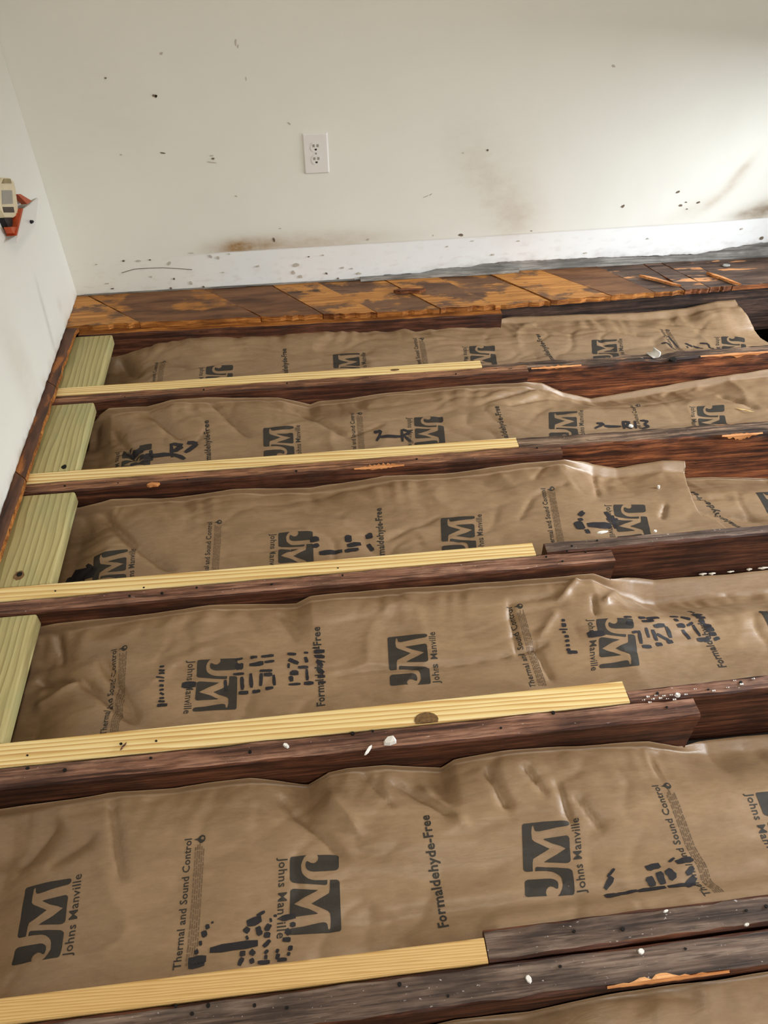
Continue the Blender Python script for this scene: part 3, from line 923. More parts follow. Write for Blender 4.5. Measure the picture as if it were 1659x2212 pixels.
# left wall boards
lstrip = empty('board_strip', (0.03, -0.4, 0.0))
tag(lstrip, 'narrow strip of old dark boards with rusty edges along the left wall', 'floorboards')
sy = [0.335, 0.035, -0.385, -0.80, -1.22, -1.64]
for i in range(5):
    ya, yb = sy[i] - 0.002, sy[i + 1] + 0.002
    bm = bmesh.new()
    n = 12
    pts = [(LX + 0.003, ya + 0.02), (0.055, ya - 0.022)] if i else [(LX + 0.003, 0.357), (0.062, 0.3545), (0.0555, 0.325)]
    for q in range(1, n):
        t = q / n
        pts.append((0.0545 + RNG.uniform(-0.0025, 0.0018), ya - 0.022 + (yb - ya) * t))
    pts += [(0.055, yb - 0.022), (LX + 0.003, yb + 0.02)]
    prism(bm, pts, 'z', 0.0028, ZB + RNG.uniform(-0.003, 0.0))
    bmesh.ops.recalc_face_normals(bm, faces=bm.faces)
    for f in bm.faces:
        f.material_index = 0 if f.normal.z > 0.5 else 1
    bm_obj('plank', bm, [M['old_board_dark'], M['board_edge']], lstrip, (0.03, (ya + yb) / 2, 0.0))
    # fuzzy orange torn line where the board meets the plasterboard
    bm = bmesh.new()
    V, F = [], []
    nn = 40
    for q in range(nn + 1):
        y = ya + (yb - ya) * q / nn
        wv_ = 0.006 + 0.007 * max(0.0, float(fbm(np.array(y * 14), np.array(2.0 + i), 13)))
        V += [(LX + 0.001, y, ZB + 0.004), (LX + wv_ * 0.5 + 0.002, y, ZB + 0.003 + 0.001 * RNG.random()), (LX + wv_ + 0.002, y, ZB - 0.0005)]
    for q in range(nn):
        a_, b_ = q * 3, (q + 1) * 3
        F += [(a_, a_ + 1, b_ + 1, b_), (a_ + 1, a_ + 2, b_ + 2, b_ + 1)]
    o = link('torn_edge', mesh_from([Vector(v) - Vector((0.02, (ya + yb) / 2, ZB)) for v in V], F), [M['board_edge']], lstrip, (0.02, (ya + yb) / 2, ZB))

# ------------------------------------------------------------------ insulation batts
GRID = 0.006


class Batt:
    def __init__(s, x0, x1, yf, yn, edge, fl, zmid, znear, creases, seed, label, yf_r=None, xe=None, amp=1.3, near_fl=None):
        s.x0, s.x1, s.yf, s.yn, s.seed = x0, x1, yf, yn, seed
        s.ex = np.array([p[0] for p in edge])
        s.ez = np.array([p[1] for p in edge])
        s.fl, s.zmid, s.znear, s.cr, s.amp, s.nf = fl, zmid, znear, creases, amp, near_fl
        s.yf_r = yf_r
        s.xe = xe
        s.nx = int(round((x1 - x0) / GRID))
        s.ny = int(round((yf - yn) / GRID))
        s.gx = x0 + np.arange(s.nx + 1) * (x1 - x0) / s.nx
        s.gy = yn + np.arange(s.ny + 1) * (yf - yn) / s.ny
        X, Y = np.meshgrid(s.gx, s.gy, indexing='ij')
        s.H = s.h(X, Y)
        s.root = empty('insulation_batt', ((x0 + x1) / 2, (yf + yn) / 2, -0.17))
        tag(s.root, label, 'insulation', 'insulation batts between the joists')
        s.build(X, Y)

    def lin(s, v, x):
        return np.interp(x, [p[0] for p in v], [p[1] for p in v]) if isinstance(v, (list, tuple)) else v + 0 * x

    def h(s, X, Y):
        t = (s.yf - Y) / (s.yf - s.yn)
        zc = np.interp(X, s.ex, s.ez) - s.lin(s.fl, X)
        zm, zn = s.lin(s.zmid, X), s.lin(s.znear, X)
        z = zc + (zm - zc) * sstep(0.0, 0.42, t)
        z = z + (zn - z) * sstep(0.62, 1.0, t)
        z = z + 0.010 * np.sin(np.pi * np.clip(t, 0, 1)) ** 0.7
        if s.nf is not None:      # flap along the near joist
            d = np.abs(t - (1 - s.nf[0]))
            z = z - s.lin(s.nf[1], X) * np.exp(-(d / 0.05) ** 2)
        a = s.amp
        wx = X + 0.03 * pn(X * 5, Y * 5, s.seed)
        wy = Y + 0.03 * pn(X * 5, Y * 5, s.seed + 3)
        z = z + a * 0.0060 * fbm(wx * 3.2, wy * 4.0, s.seed + 1, 2)
        gate = sstep(-0.25, 0.35, pn(X * 3.1, Y * 4.3, s.seed + 15))
        gate2 = sstep(-0.15, 0.45, pn(X * 2.7 + 4, Y * 3.9, s.seed + 16))
        r = 1 - np.abs(pn(wx * 3.6 + wy * 3, wy * 5 - wx * 2.2, s.seed + 5)) * 3.0
        z = z + a * 0.0042 * gate * np.clip(r, 0, 1) ** 2
        r = 1 - np.abs(pn(wx * 7 - wy * 5, wy * 7 + wx * 3, s.seed + 8)) * 4.0
        z = z - a * 0.0030 * gate2 * np.clip(r, 0, 1) ** 1.6
        r = 1 - np.abs(pn(wx * 3 + 5, wy * 15, s.seed + 18)) * 4.5
        z = z - a * 0.0018 * np.clip(r, 0, 1) ** 1.5
        z = z + a * 0.0010 * fbm(wx * 18, wy * 46, s.seed + 2, 2)
        # short tension folds running in from the stapled edge
        ph = X * 24 + 0.25 * pn(X * 6, Y * 6, s.seed + 4) * 6 + (s.yf - Y) * 9 * pn(X * 2.5, X * 0, s.seed + 6)
        f = np.clip(pn(ph, X * 0 + 4.4, s.seed + 7) * 1.8, -1, 1)
        z = z + a * 0.0036 * f * np.exp(-t / 0.16) * sstep(-0.02, 0.06, t)
        z = z - 0.060 * np.exp(-(np.clip(X - 0.181, 0, 9) / 0.10) ** 1.3) * (s.x0 < 0.3) * sstep(0.0, 0.35, t + 0.12)
        for (x0, y0, x1, y1, dp, wd) in s.cr:
            dx, dy = x1 - x0, y1 - y0
            L2 = dx * dx + dy * dy
            q = ((X - x0) * dx + (Y - y0) * dy) / L2
            d = np.abs((X - x0) * dy - (Y - y0) * dx) / math.sqrt(L2)
            d = d + 0.004 * pn(X * 20, Y * 20, s.seed + 9)
            m = sstep(-0.12, 0.15, q) * (1 - sstep(0.8, 1.12, q))
            z = z - dp * 1.5 * m * np.exp(-np.abs(d / (wd * 0.8)) ** 1.1)
        return z

    def face_y(s, x):
        return s.yf if s.yf_r is None else s.yf + (s.yf_r[1] - s.yf) * sstep(s.yf_r[0] - 0.05, s.yf_r[0] + 0.05, x)

    def sample(s, x, y):
        u = np.clip((x - s.x0) / (s.x1 - s.x0) * s.nx, 0, s.nx - 1e-6)
        v = np.clip((y - s.yn) / (s.yf - s.yn) * s.ny, 0, s.ny - 1e-6)
        i, j = int(u), int(v)
        a, b = u - i, v - j
        H = s.H
        return H[i, j] * (1 - a) * (1 - b) + H[i + 1, j] * a * (1 - b) + H[i, j + 1] * (1 - a) * b + H[i + 1, j + 1] * a * b

    def build(s, X, Y):
        H = s.H
        xe = (lambda y: s.x1 + 0 * y) if s.xe is None else (lambda y: np.interp(y, s.xe[0], s.xe[1]))
        rows_x, rows_y, rows_z = [X], [Y], [H]
        # the stapling flange: paper turning up against the joist face
        x = s.gx
        zc = H[:, -1]
        zt = np.maximum(np.interp(x, s.ex, s.ez) + 0.0010 * pn(x * 22, x * 0 + 0.7, s.seed + 12), zc + 0.004)
        fy = s.face_y(x) - s.yf
        R = [(0.0, 0.0), (0.25, -0.0006), (0.5, -0.0008), (0.75, -0.0004), (1.0, 0.0)]
        curl = 0.0045 * np.clip(pn(x * 7, x * 0 + 5.5, s.seed + 13) + 0.1, 0, 1)
        FX = np.stack([x for _ in R[1:]], 1)
        FY = np.stack([s.yf + o_ + fy * f_ * 0.94 - curl * f_ ** 2 for f_, o_ in R[1:]], 1)
        FZ = np.stack([zc + (zt - zc) * f_ for f_, o_ in R[1:]], 1)
        PXa = np.concatenate([X, FX], 1)
        PYa = np.concatenate([Y, FY], 1)
        PZa = np.concatenate([H, FZ], 1)
        lim = xe(PYa)
        cl = PXa > lim
        PXa = np.minimum(PXa, lim)
        n, m = PXa.shape
        idx = np.arange(n * m).reshape(n, m)
        q = np.stack([idx[:-1, :-1], idx[1:, :-1], idx[1:, 1:], idx[:-1, 1:]], -1)
        keep = ~(cl[:-1, :-1] & cl[:-1, 1:])
        q = q[keep]
        P = np.stack([PXa, PYa, PZa], -1).reshape(-1, 3)
        loc = np.array(s.root.location)
        me = bpy.data.meshes.new('kraft_facing')
        me.from_pydata((P - loc).tolist(), [], q.tolist())
        me.polygons.foreach_set('use_smooth', [True] * len(me.polygons))
        bm = bmesh.new()
        bm.from_mesh(me)
        bmesh.ops.delete(bm, geom=[v for v in bm.verts if not v.link_faces], context='VERTS')
        bm.to_mesh(me)
        bm.free()
        o = link('kraft_facing', me, [M['kraft']])
        o.parent = s.root
        so = o.modifiers.new('paper', 'SOLIDIFY')
        so.thickness = 0.0006
        so.offset = -1
        # fibre under the paper
        st = 6
        gx, gy = s.gx[::st], s.gy[1:-1:st]
        a = len(gx)
        b = len(gy)
        inset = 0.012
        top = H[::st, 1:-1:st] - 0.030
        Xc, Yc = np.meshgrid(gx, gy, indexing='ij')
        Xc = np.minimum(Xc, xe(Yc) - (0.03 if s.xe is None else 0.085))
        Xc = np.maximum(Xc, s.x0 + (0.01 if s.x0 < 1 else 0.14))
        V = np.concatenate([np.stack([Xc, Yc, top], -1).reshape(-1, 3), np.stack([Xc, Yc, np.full_like(Xc, -0.205)], -1).reshape(-1, 3)]) - loc
        I = np.arange(a * b).reshape(a, b)
        F = []
        for i in range(a - 1):
            for j in range(b - 1):
                F.append((I[i, j], I[i + 1, j], I[i + 1, j + 1], I[i, j + 1]))
                F.append(tuple(reversed([k_ + a * b for k_ in F[-1]])))
        rim = [I[i, 0] for i in range(a)] + [I[a - 1, j] for j in range(1, b)] + [I[i, b - 1] for i in range(a - 2, -1, -1)] + [I[0, j] for j in range(b - 2, 0, -1)]
        for i in range(len(rim)):
            p, r = rim[i], rim[(i + 1) % len(rim)]
            F.append((p, p + a * b, r + a * b, r))
        o = link('fibre_core', mesh_from(V, [tuple(int(k_) for k_ in f) for f in F]), [M['core']])
        o.parent = s.root

    # ---- print
    def drape(s, bm, name, mat, label=None, lift=0.0005):
        """bm: flat faces in world x,y; cut along the paper's grid and laid on it"""
        if not bm.faces:
            bm.free()
            return
        xs_ = [v.co.x for v in bm.verts]
        ys_ = [v.co.y for v in bm.verts]

        def cut(co, no, ci=False, co_=False):
            g_ = bm.verts[:] + bm.edges[:] + bm.faces[:]
            bmesh.ops.bisect_plane(bm, geom=g_, plane_co=co, plane_no=no, dist=1e-6, clear_inner=ci, clear_outer=co_)
        x1 = s.x1 - 0.004
        if min(ys_) < s.yn:
            cut((0, s.yn + 0.001, 0), (0, 1, 0), True)
        if max(ys_) > s.yf:
            cut((0, s.yf - 0.001, 0), (0, 1, 0), False, True)
        if max(xs_) > x1:
            cut((x1, 0, 0), (1, 0, 0), False, True)
        if min(xs_) < s.x0:
            cut((s.x0 + 0.002, 0, 0), (1, 0, 0), True)
        if not bm.faces:
            bm.free()
            return
        xs_ = [v.co.x for v in bm.verts]
        ys_ = [v.co.y for v in bm.verts]
        dx = (s.x1 - s.x0) / s.nx
        dy = (s.yf - s.yn) / s.ny
        for i in range(int((min(xs_) - s.x0) / dx) + 1, int((max(xs_) - s.x0) / dx) + 1):
            cut((s.x0 + i * dx, 0, 0), (1, 0, 0))
        for j in range(int((min(ys_) - s.yn) / dy) + 1, int((max(ys_) - s.yn) / dy) + 1):
            cut((0, s.yn + j * dy, 0), (0, 1, 0))
        for v in bm.verts:
            v.co.z = s.sample(v.co.x, v.co.y) + lift
        for f in bm.faces:
            if f.normal.z < 0:
                f.normal_flip()
        me = bpy.data.meshes.new(name)
        bm.to_mesh(me)
        bm.free()
        me.transform(Matrix.Translation(-Vector(s.root.location)))
        me.polygons.foreach_set('use_smooth', [True] * len(me.polygons))
        o = link(name, me, [M[mat]])
        o.parent = s.root
        if label:
            o['label'] = label
        if name in ('printed_code', 'printed_small_type'):
            o['kind'] = 'stuff'
        return o


_tc = {}


def text_mesh(txt, bold=0.012):
    if (txt, bold) in _tc:
        return _tc[(txt, bold)]
    cu = bpy.data.curves.new('lettering', 'FONT')
    cu.body = txt
    cu.size = 1.0
    cu.offset = bold
    cu.resolution_u = 2
    cu.space_character = 1.06
    o = bpy.data.objects.new('lettering', cu)
    COL.objects.link(o)
    dg = bpy.context.evaluated_depsgraph_get()
    me = bpy.data.meshes.new_from_object(o.evaluated_get(dg))
    bpy.data.objects.remove(o)
    _tc[(txt, bold)] = me
    return me


LOGO = [
    [(420,155),(700,165),(660,205),(625,290),(605,380),(620,520),(645,590),(690,650),(760,715),(830,750),(900,770),(1050,790),(1140,795),(1142,870),(1128,892),(1100,895),(960,870),(700,820),(480,765),(430,735),(400,690),(385,230),(392,175)],
    [(910,190),(1270,212),(1310,230),(1332,265),(1352,530),(1338,575),(1300,598),(1270,600),(850,570),(790,550),(740,515),(708,470),(695,400),(700,320),(718,302),(745,315),(790,355),(850,375),(895,355),(925,315),(935,260),(928,225)],
    [(470,900),(530,902),(965,990),(880,1040),(700,1120),(500,1240),(620,1310),(800,1390),(990,1510),(960,1522),(490,1530),(450,1510),(425,1460),(415,960),(430,920)],
    [(1190,800),(1320,808),(1360,828),(1385,870),(1475,1870),(1470,1915),(1440,1935),(1000,1930),(440,1890),(405,1860),(400,1815),(425,1770),(480,1755),(700,1745),(1000,1715),(1100,1710),(1160,1722),(1192,1760),(1212,1850),(1235,1868),(1252,1840),(1258,1700),(1235,1540),(1180,1480),(850,1280),(1020,1185),(1190,1090),(1200,1000)],
]
LOGO = [[((y - 155) / 1785.0, (x - (385 + (y - 155) * 0.02)) / ((1335 + (y - 200) * 0.083) - (385 + (y - 155) * 0.02))) for x, y in P] for P in LOGO]
TRI = []
for P in LOGO:
    b_ = bmesh.new()
    f_ = b_.faces.new([b_.verts.new((u, v, 0)) for u, v in P])
    bmesh.ops.triangulate(b_, faces=[f_])
    TRI.append(([tuple(v.co[:2]) for v in b_.verts], [tuple(v.index for v in f.verts) for f in b_.faces]))
    b_.verts.index_update()
    TRI[-1] = ([tuple(v.co[:2]) for v in b_.verts], [tuple(v.index for v in f.verts) for f in b_.faces])
    b_.free()


def put(bm, verts2, faces, T):
    vs = [bm.verts.new((*T(u, v), 0)) for u, v in verts2]
    for f in faces:
        try:
            bm.faces.new([vs[i] for i in f])
        except ValueError:
            pass


def frame(x, yc, direction, shear):
    """reading direction +1: towards the wall, -1: towards the camera. returns (along, up) -> world xy"""
    def T(a, u):
        y = yc + direction * a
        return (x - direction * u + shear * (y - yc), y)
    return T


def p_logo(B, x, ytop, direction, shear=0.0):
    L, Hh = 0.135, 0.088
    yc = ytop - L / 2
    T0 = frame(x, yc, direction, shear)
    bm = bmesh.new()
    for V2, F2 in TRI:
        put(bm, V2, F2, lambda u, v: T0((u - 0.5) * L, (v - 0.5) * Hh))
    B.drape(bm, 'printed_logo', 'ink', 'dark grey printed logo block')
    p_text(B, 'Johns Manville', x + direction * (Hh / 2 + 0.0195), yc, direction, 0.136, shear)


def p_text(B, txt, xb, yc, direction, length, shear=0.0, bold=0.012, mat='ink', hs=1.0):
    me = text_mesh(txt, bold)
    xs_ = [v.co.x for v in me.vertices]
    a0, a1 = min(xs_), max(xs_)
    k_ = length / (a1 - a0)
    T0 = frame(xb, yc, direction, shear)
    bm = bmesh.new()
    put(bm, [(v.co.x, v.co.y) for v in me.vertices], [tuple(p.vertices) for p in me.polygons], lambda u, v: T0((u - (a0 + a1) / 2) * k_, v * k_ * hs))
    B.drape(bm, 'printed_lettering', mat)


def p_thermal(B, x, ytop, shear=0.0, fine=True):
    L = 0.222
    p_text(B, 'Thermal and Sound Control', x + 0.005, ytop - L / 2, 1, L, shear, 0.018)
    T0 = frame(x, ytop - L / 2, 1, shear)
    bm = bmesh.new()       # flame mark
    fl = [(0.0, 0.0), (0.006, 0.001), (0.009, 0.006), (0.007, 0.011), (0.003, 0.014), (0.001, 0.021), (-0.001, 0.014), (-0.005, 0.011), (-0.007, 0.007), (-0.004, 0.002)]
    hole = [(0.0005, 0.0025), (0.0045, 0.003), (0.0055, 0.0065), (0.0025, 0.0088), (-0.0005, 0.0062)]
    cx_ = L / 2 - 0.004
    n = len(fl)
    vo = [bm.verts.new((*T0(cx_ + p[0], -0.030 + p[1]), 0)) for p in fl]
    vi = [bm.verts.new((*T0(cx_ + hole[int(i * 5 / n)][0], -0.030 + hole[int(i * 5 / n)][1] + i * 1e-5), 0)) for i in range(n)]
    for i in range(n):
        try:
            bm.faces.new((vo[i], vo[(i + 1) % n], vi[(i + 1) % n], vi[i]))
        except ValueError:
            pass
    B.drape(bm, 'printed_flame', 'ink')
    if fine:
        bm = bmesh.new()   # lines of tiny unreadable type
        for ln in range(5):
            a = -L / 2 + 0.004
            while a < L / 2 - 0.022:
                wl = RNG.uniform(0.004, 0.016)
                u0 = -0.0125 - ln * 0.0037
                V2 = [(a, u0), (a + wl, u0), (a + wl, u0 - 0.0019), (a, u0 - 0.0019)]
                put(bm, V2, [(0, 1, 2, 3)], T0)
                a += wl + 0.002
        B.drape(bm, 'printed_small_type', 'ink_fine')


def p_form(B, x, ytop, shear=0.0):
    p_text(B, 'Formaldehyde-Free', x + 0.005, ytop - 0.1025, 1, 0.205, shear, 0.028)


def strokes(B, segs, name='printed_code', jag=0.18):
    """smudged ink-jet code: separate blunt dashes (world x0,y0,x1,y1,width)"""
    bm = bmesh.new()
    for (x0, y0, x1, y1, wd) in segs:
        d = Vector((x1 - x0, y1 - y0))
        L = max(d.length, 1e-4)
        d /= L
        nrm = Vector((-d.y, d.x))
        k_ = 4
        top, bot = [], []
        for i in range(k_ + 1):
            t = i / k_
            e = 0.72 if i in (0, k_) else 1.0
            c_ = Vector((x0, y0)) + d * L * t
            top.append(c_ + nrm * wd / 2 * e * RNG.uniform(1 - jag, 1 + jag))
            bot.append(c_ - nrm * wd / 2 * e * RNG.uniform(1 - jag, 1 + jag))
        vt = [bm.verts.new((p.x, p.y, 0)) for p in top]
        vb = [bm.verts.new((p.x, p.y, 0)) for p in bot]
        for i in range(k_):
            bm.faces.new((vb[i], vb[i + 1], vt[i + 1], vt[i]))
    B.drape(bm, name, 'ink_code', 'smudged black code marks', 0.0009)


def EDGE(*lists):
    r = [p for l in lists for p in l]
    return sorted(r)


KL = 'kraft paper insulation batt '
eA = EDGE([(0.1678, -0.0494), (0.1913, -0.0404), (0.2813, -0.0344), (0.4606, -0.0207), (0.6767, -0.0307), (0.7956, -0.0177), (1.0808, -0.0286)], [(1.2, -0.034), (1.42, -0.040)], [(1.6204, -0.0502), (1.832, -0.0553), (1.9958, -0.0627), (2.1751, -0.0562), (2.2817, -0.0357), (2.3509, -0.0347)], [(2.6, -0.035)])
BA = Batt(0.13, 2.56, 0.338, 0.0335, eA, 0.014, [(0.2, -0.062), (1.2, -0.060), (2.0, -0.075), (2.3, -0.095), (2.5, -0.14)], [(0.2, -0.05), (2.0, -0.05), (2.5, -0.10)],
          [(0.1785, 0.3161, 0.261, 0.1946, 0.02, 0.02), (0.2975, 0.2733, 0.4409, 0.1732, 0.006, 0.008), (0.7941, 0.386, 1.085, 0.373, 0.004, 0.006), (1.7842, 0.2892, 1.9842, 0.2188, 0.008, 0.009), (1.6035, 0.3266, 1.7308, 0.2492, 0.006, 0.01), (1.0815, 0.3423, 1.3586, 0.3402, 0.004, 0.008), (2.066, 0.303, 2.2632, 0.2475, 0.006, 0.01), (1.1594, 0.3176, 1.3417, 0.2504, 0.004, 0.01)], 11,
          KL + 'beside the back wall, with a curled torn right end', yf_r=(1.5, 0.364), xe=([-0.1, 0.05, 0.15, 0.22, 0.30, 0.37], [2.56, 2.52, 2.46, 2.405, 2.375, 2.352]))
eB = EDGE([(0.155, -0.0729), (0.1749, -0.0486), (0.2078, -0.0258), (0.3232, -0.0272), (0.3948, -0.0112), (0.5045, -0.012), (0.6069, -0.0223), (0.711, -0.0293), (0.8072, -0.0633), (0.8364, -0.0536), (0.9222, -0.0522), (1.0374, -0.041), (1.218, -0.0334), (1.3274, -0.0337), (1.4824, -0.0376)], [(1.5403, -0.0524), (1.6145, -0.0939), (1.712, -0.1255), (1.8331, -0.1119), (2.0513, -0.0829), (2.2929, -0.0592)], [(2.6, -0.04)])
BB = Batt(0.13, 2.30, -0.053, -0.3625, eB, [(0.2, 0.014), (1.5, 0.014), (1.71, 0.006), (1.9, 0.018), (2.3, 0.022)], [(0.2, -0.06), (1.4, -0.058), (1.7, -0.085), (2.3, -0.085)], [(0.2, -0.05), (2.3, -0.055)],
          [(0.2127, -0.0968, 0.3136, -0.2702, 0.014, 0.012), (0.3177, -0.0633, 0.4304, -0.1891, 0.012, 0.012), (0.4962, -0.0371, 0.6251, -0.2121, 0.01, 0.012), (0.6513, -0.0313, 0.7627, -0.1159, 0.005, 0.008), (0.743, -0.0663, 0.9067, -0.2453, 0.008, 0.01), (0.9067, -0.2453, 1.02, -0.2035, 0.006, 0.007), (1.3127, -0.1338, 1.5468, -0.0427, 0.01, 0.009), (1.411, -0.1455, 1.5938, -0.0888, 0.008, 0.008), (1.2984, -0.0587, 1.5023, -0.0704, 0.006, 0.008), (1.7735, -0.1522, 2.0053, -0.1301, 0.005, 0.006), (2.0967, -0.1284, 2.178, -0.2123, 0.01, 0.012), (1.6707, -0.1521, 1.8752, -0.1569, 0.004, 0.008)], 23,
          KL + 'in the second bay, its far edge sagging at right', yf_r=(1.5, -0.040))
eC = EDGE([(0.1799, -0.0582), (0.2667, -0.0375), (0.3969, -0.0482), (0.5014, -0.0426), (0.5821, -0.0345), (0.7908, -0.0514), (0.9925, -0.0304), (1.1579, -0.0389), (1.3689, -0.0234), (1.4922, -0.0223)], [(1.5882, -0.0687), (1.6597, -0.0878), (1.7932, -0.0751), (1.8594, -0.0816)], [(2.0, -0.08)])
BC2 = Batt(1.79, 2.25, -0.424, -0.7685, EDGE([(1.8899, -0.1518), (2.0136, -0.1626), (2.1479, -0.1819)], [(1.7, -0.15), (2.4, -0.185)]), 0.006, [(1.7, -0.112), (2.3, -0.112)], [(1.7, -0.076), (2.3, -0.066)],
           [(1.8099, -0.6008, 1.9839, -0.6663, 0.008, 0.012), (1.8034, -0.5534, 1.9529, -0.571, 0.006, 0.01)], 37, KL + 'tucked under another at the right of the third bay', amp=0.9)
BC = Batt(0.14, 1.93, -0.450, -0.766, eC, 0.020, [(0.2, -0.062), (1.4, -0.060), (1.7, -0.072), (1.9, -0.085)], [(0.2, -0.05), (1.9, -0.056)],
          [(0.2317, -0.4522, 0.3532, -0.6194, 0.014, 0.014), (0.3532, -0.6194, 0.4464, -0.7083, 0.012, 0.014), (0.9674, -0.67, 1.1209, -0.6004, 0.006, 0.006), (0.5625, -0.6755, 0.6996, -0.6757, 0.004, 0.004), (1.3939, -0.4959, 1.4674, -0.4161, 0.006, 0.008), (1.38, -0.5504, 1.4915, -0.5168, 0.005, 0.006), (1.5839, -0.4499, 1.5546, -0.5709, 0.006, 0.008), (1.3778, -0.5593, 1.3203, -0.641, 0.004, 0.008), (0.9659, -0.6828, 1.3414, -0.7022, 0.003, 0.006), (0.8273, -0.4578, 1.0163, -0.4611, 0.004, 0.008), (1.7295, -0.6096, 1.6946, -0.6675, 0.006, 0.006), (1.2076, -0.4644, 1.3248, -0.5161, 0.004, 0.01)], 31,
          KL + 'in the third bay, square end lapping the next batt', yf_r=(1.53, -0.424), xe=([-0.80, -0.69, -0.655, -0.60, -0.535, -0.44], [1.86, 1.838, 1.806, 1.808, 1.822, 1.860]))
eD = EDGE([(0.1602, -0.0489), (0.1978, -0.0427), (0.3846, -0.0363), (0.5427, -0.0255), (0.7416, -0.0451), (0.7752, -0.0248), (0.9472, -0.0235), (1.1941, -0.0318), (1.447, -0.0352)], [(1.5699, -0.1067), (1.6349, -0.1275), (1.6832, -0.1268), (1.7815, -0.129), (1.9403, -0.1283)], [(2.2, -0.13)])
BD = Batt(0.13, 2.05, -0.853, -1.170, eD, [(0.2, 0.018), (1.45, 0.020), (1.60, 0.045), (2.0, 0.048)], [(0.2, -0.066), (1.4, -0.066), (1.65, -0.090), (2.0, -0.105)], [(0.2, -0.05), (2.0, -0.062)],
          [(0.1569, -0.9555, 0.2646, -0.98, 0.016, 0.01), (0.2646, -0.98, 0.3948, -1.1199, 0.014, 0.012), (0.3083, -0.9423, 0.409, -1.1215, 0.014, 0.014), (0.189, -0.8382, 0.2103, -0.9247, 0.01, 0.01), (0.1709, -1.0219, 0.2646, -0.98, -0.01, 0.012), (0.8136, -1.0518, 0.9297, -1.0484, 0.005, 0.006), (0.9242, -1.0526, 1.071, -1.0575, 0.006, 0.006), (1.071, -1.0575, 1.219, -1.0414, 0.008, 0.007), (1.219, -1.0414, 1.2916, -1.0246, 0.008, 0.006), (1.2345, -0.9075, 1.2212, -1.0454, 0.008, 0.008), (1.2624, -1.0148, 1.276, -1.1205, 0.008, 0.008), (1.2363, -0.8994, 1.3555, -0.8906, 0.008, 0.008), (1.3498, -0.9111, 1.4169, -0.8468, -0.01, 0.01), (1.4574, -0.9236, 1.5188, -0.8587, -0.01, 0.01), (1.3351, -0.944, 1.2811, -1.0042, -0.006, 0.01), (1.4369, -0.9, 1.4233, -0.961, 0.006, 0.006), (0.9612, -0.8232, 0.9985, -0.8773, 0.004, 0.008), (0.6965, -0.8699, 0.7367, -0.954, 0.005, 0.012)], 47,
          KL + 'in the fourth bay, much crumpled, folded flap at right', yf_r=(1.53, -0.812))
eE = EDGE([(0.1672, -0.065), (0.2714, -0.0593), (0.3729, -0.0491), (0.4969, -0.0588), (0.5507, -0.0523), (0.6394, -0.0499), (0.6907, -0.0705), (0.7475, -0.0965), (0.7908, -0.0591), (0.8272, -0.0541), (0.8999, -0.0568), (1.0135, -0.0886), (1.0383, -0.0623), (1.1303, -0.0488), (1.3206, -0.0604), (1.4395, -0.0752)], [(1.5873, -0.1488), (1.7409, -0.16)], [(2.0, -0.16)])
BE = Batt(0.13, 1.86, -1.273, -1.6135, eE, [(0.2, 0.018), (1.45, 0.016), (1.6, 0.008), (1.9, 0.008)], [(0.2, -0.070), (1.3, -0.066), (1.9, -0.070)], [(0.2, -0.05), (0.9, -0.045), (1.05, -0.012), (1.9, -0.008)],
          [(0.3746, -1.2771, 0.4136, -1.4316, 0.008, 0.01), (0.682, -1.2937, 0.8051, -1.4399, 0.009, 0.012), (0.8535, -1.275, 0.9075, -1.3565, 0.006, 0.01), (0.9059, -1.2955, 1.0215, -1.3875, 0.008, 0.01), (1.0974, -1.2981, 1.1223, -1.3901, 0.009, 0.01), (1.1707, -1.3016, 1.1997, -1.367, 0.007, 0.01), (1.2261, -1.3371, 1.23, -1.4334, 0.007, 0.008), (1.4385, -1.2769, 1.4307, -1.3653, 0.006, 0.005), (0.7796, -1.3001, 0.8424, -1.3977, -0.006, 0.012), (0.967, -1.3121, 1.0388, -1.4115, -0.006, 0.012), (0.2752, -1.3835, 0.35, -1.3414, 0.008, 0.02), (0.2088, -1.3759, 0.2753, -1.2976, 0.01, 0.02), (1.2522, -1.3731, 1.2825, -1.4481, 0.006, 0.016)], 59,
          KL + 'in the fifth bay, the widest and most fully shown one', yf_r=(1.55, -1.240), amp=1.0, near_fl=(0.16, [(0.2, 0.0), (0.7, 0.004), (1.05, 0.016), (1.9, 0.022)]))
eF = EDGE([(0.9165, -0.0818), (0.9748, -0.0667), (1.0768, -0.0517), (1.1964, 0.0213), (1.443, 0.0273)], [(0.6, -0.08), (2.0, -0.02)])
eF = [(0.5, -0.09), (0.90, -0.085), (0.96, -0.060), (1.08, -0.070), (1.20, -0.030), (1.35, -0.022), (2.0, -0.020)]
BF = Batt(0.60, 1.70, -1.709, -2.02, eF, 0.012, -0.045, -0.05, [(1.0113, -1.7064, 1.1157, -1.732, 0.006, 0.02), (1.1995, -1.7022, 1.3431, -1.725, 0.006, 0.02)], 67,
          KL + 'at the bottom right corner, nearest the camera', amp=0.8)

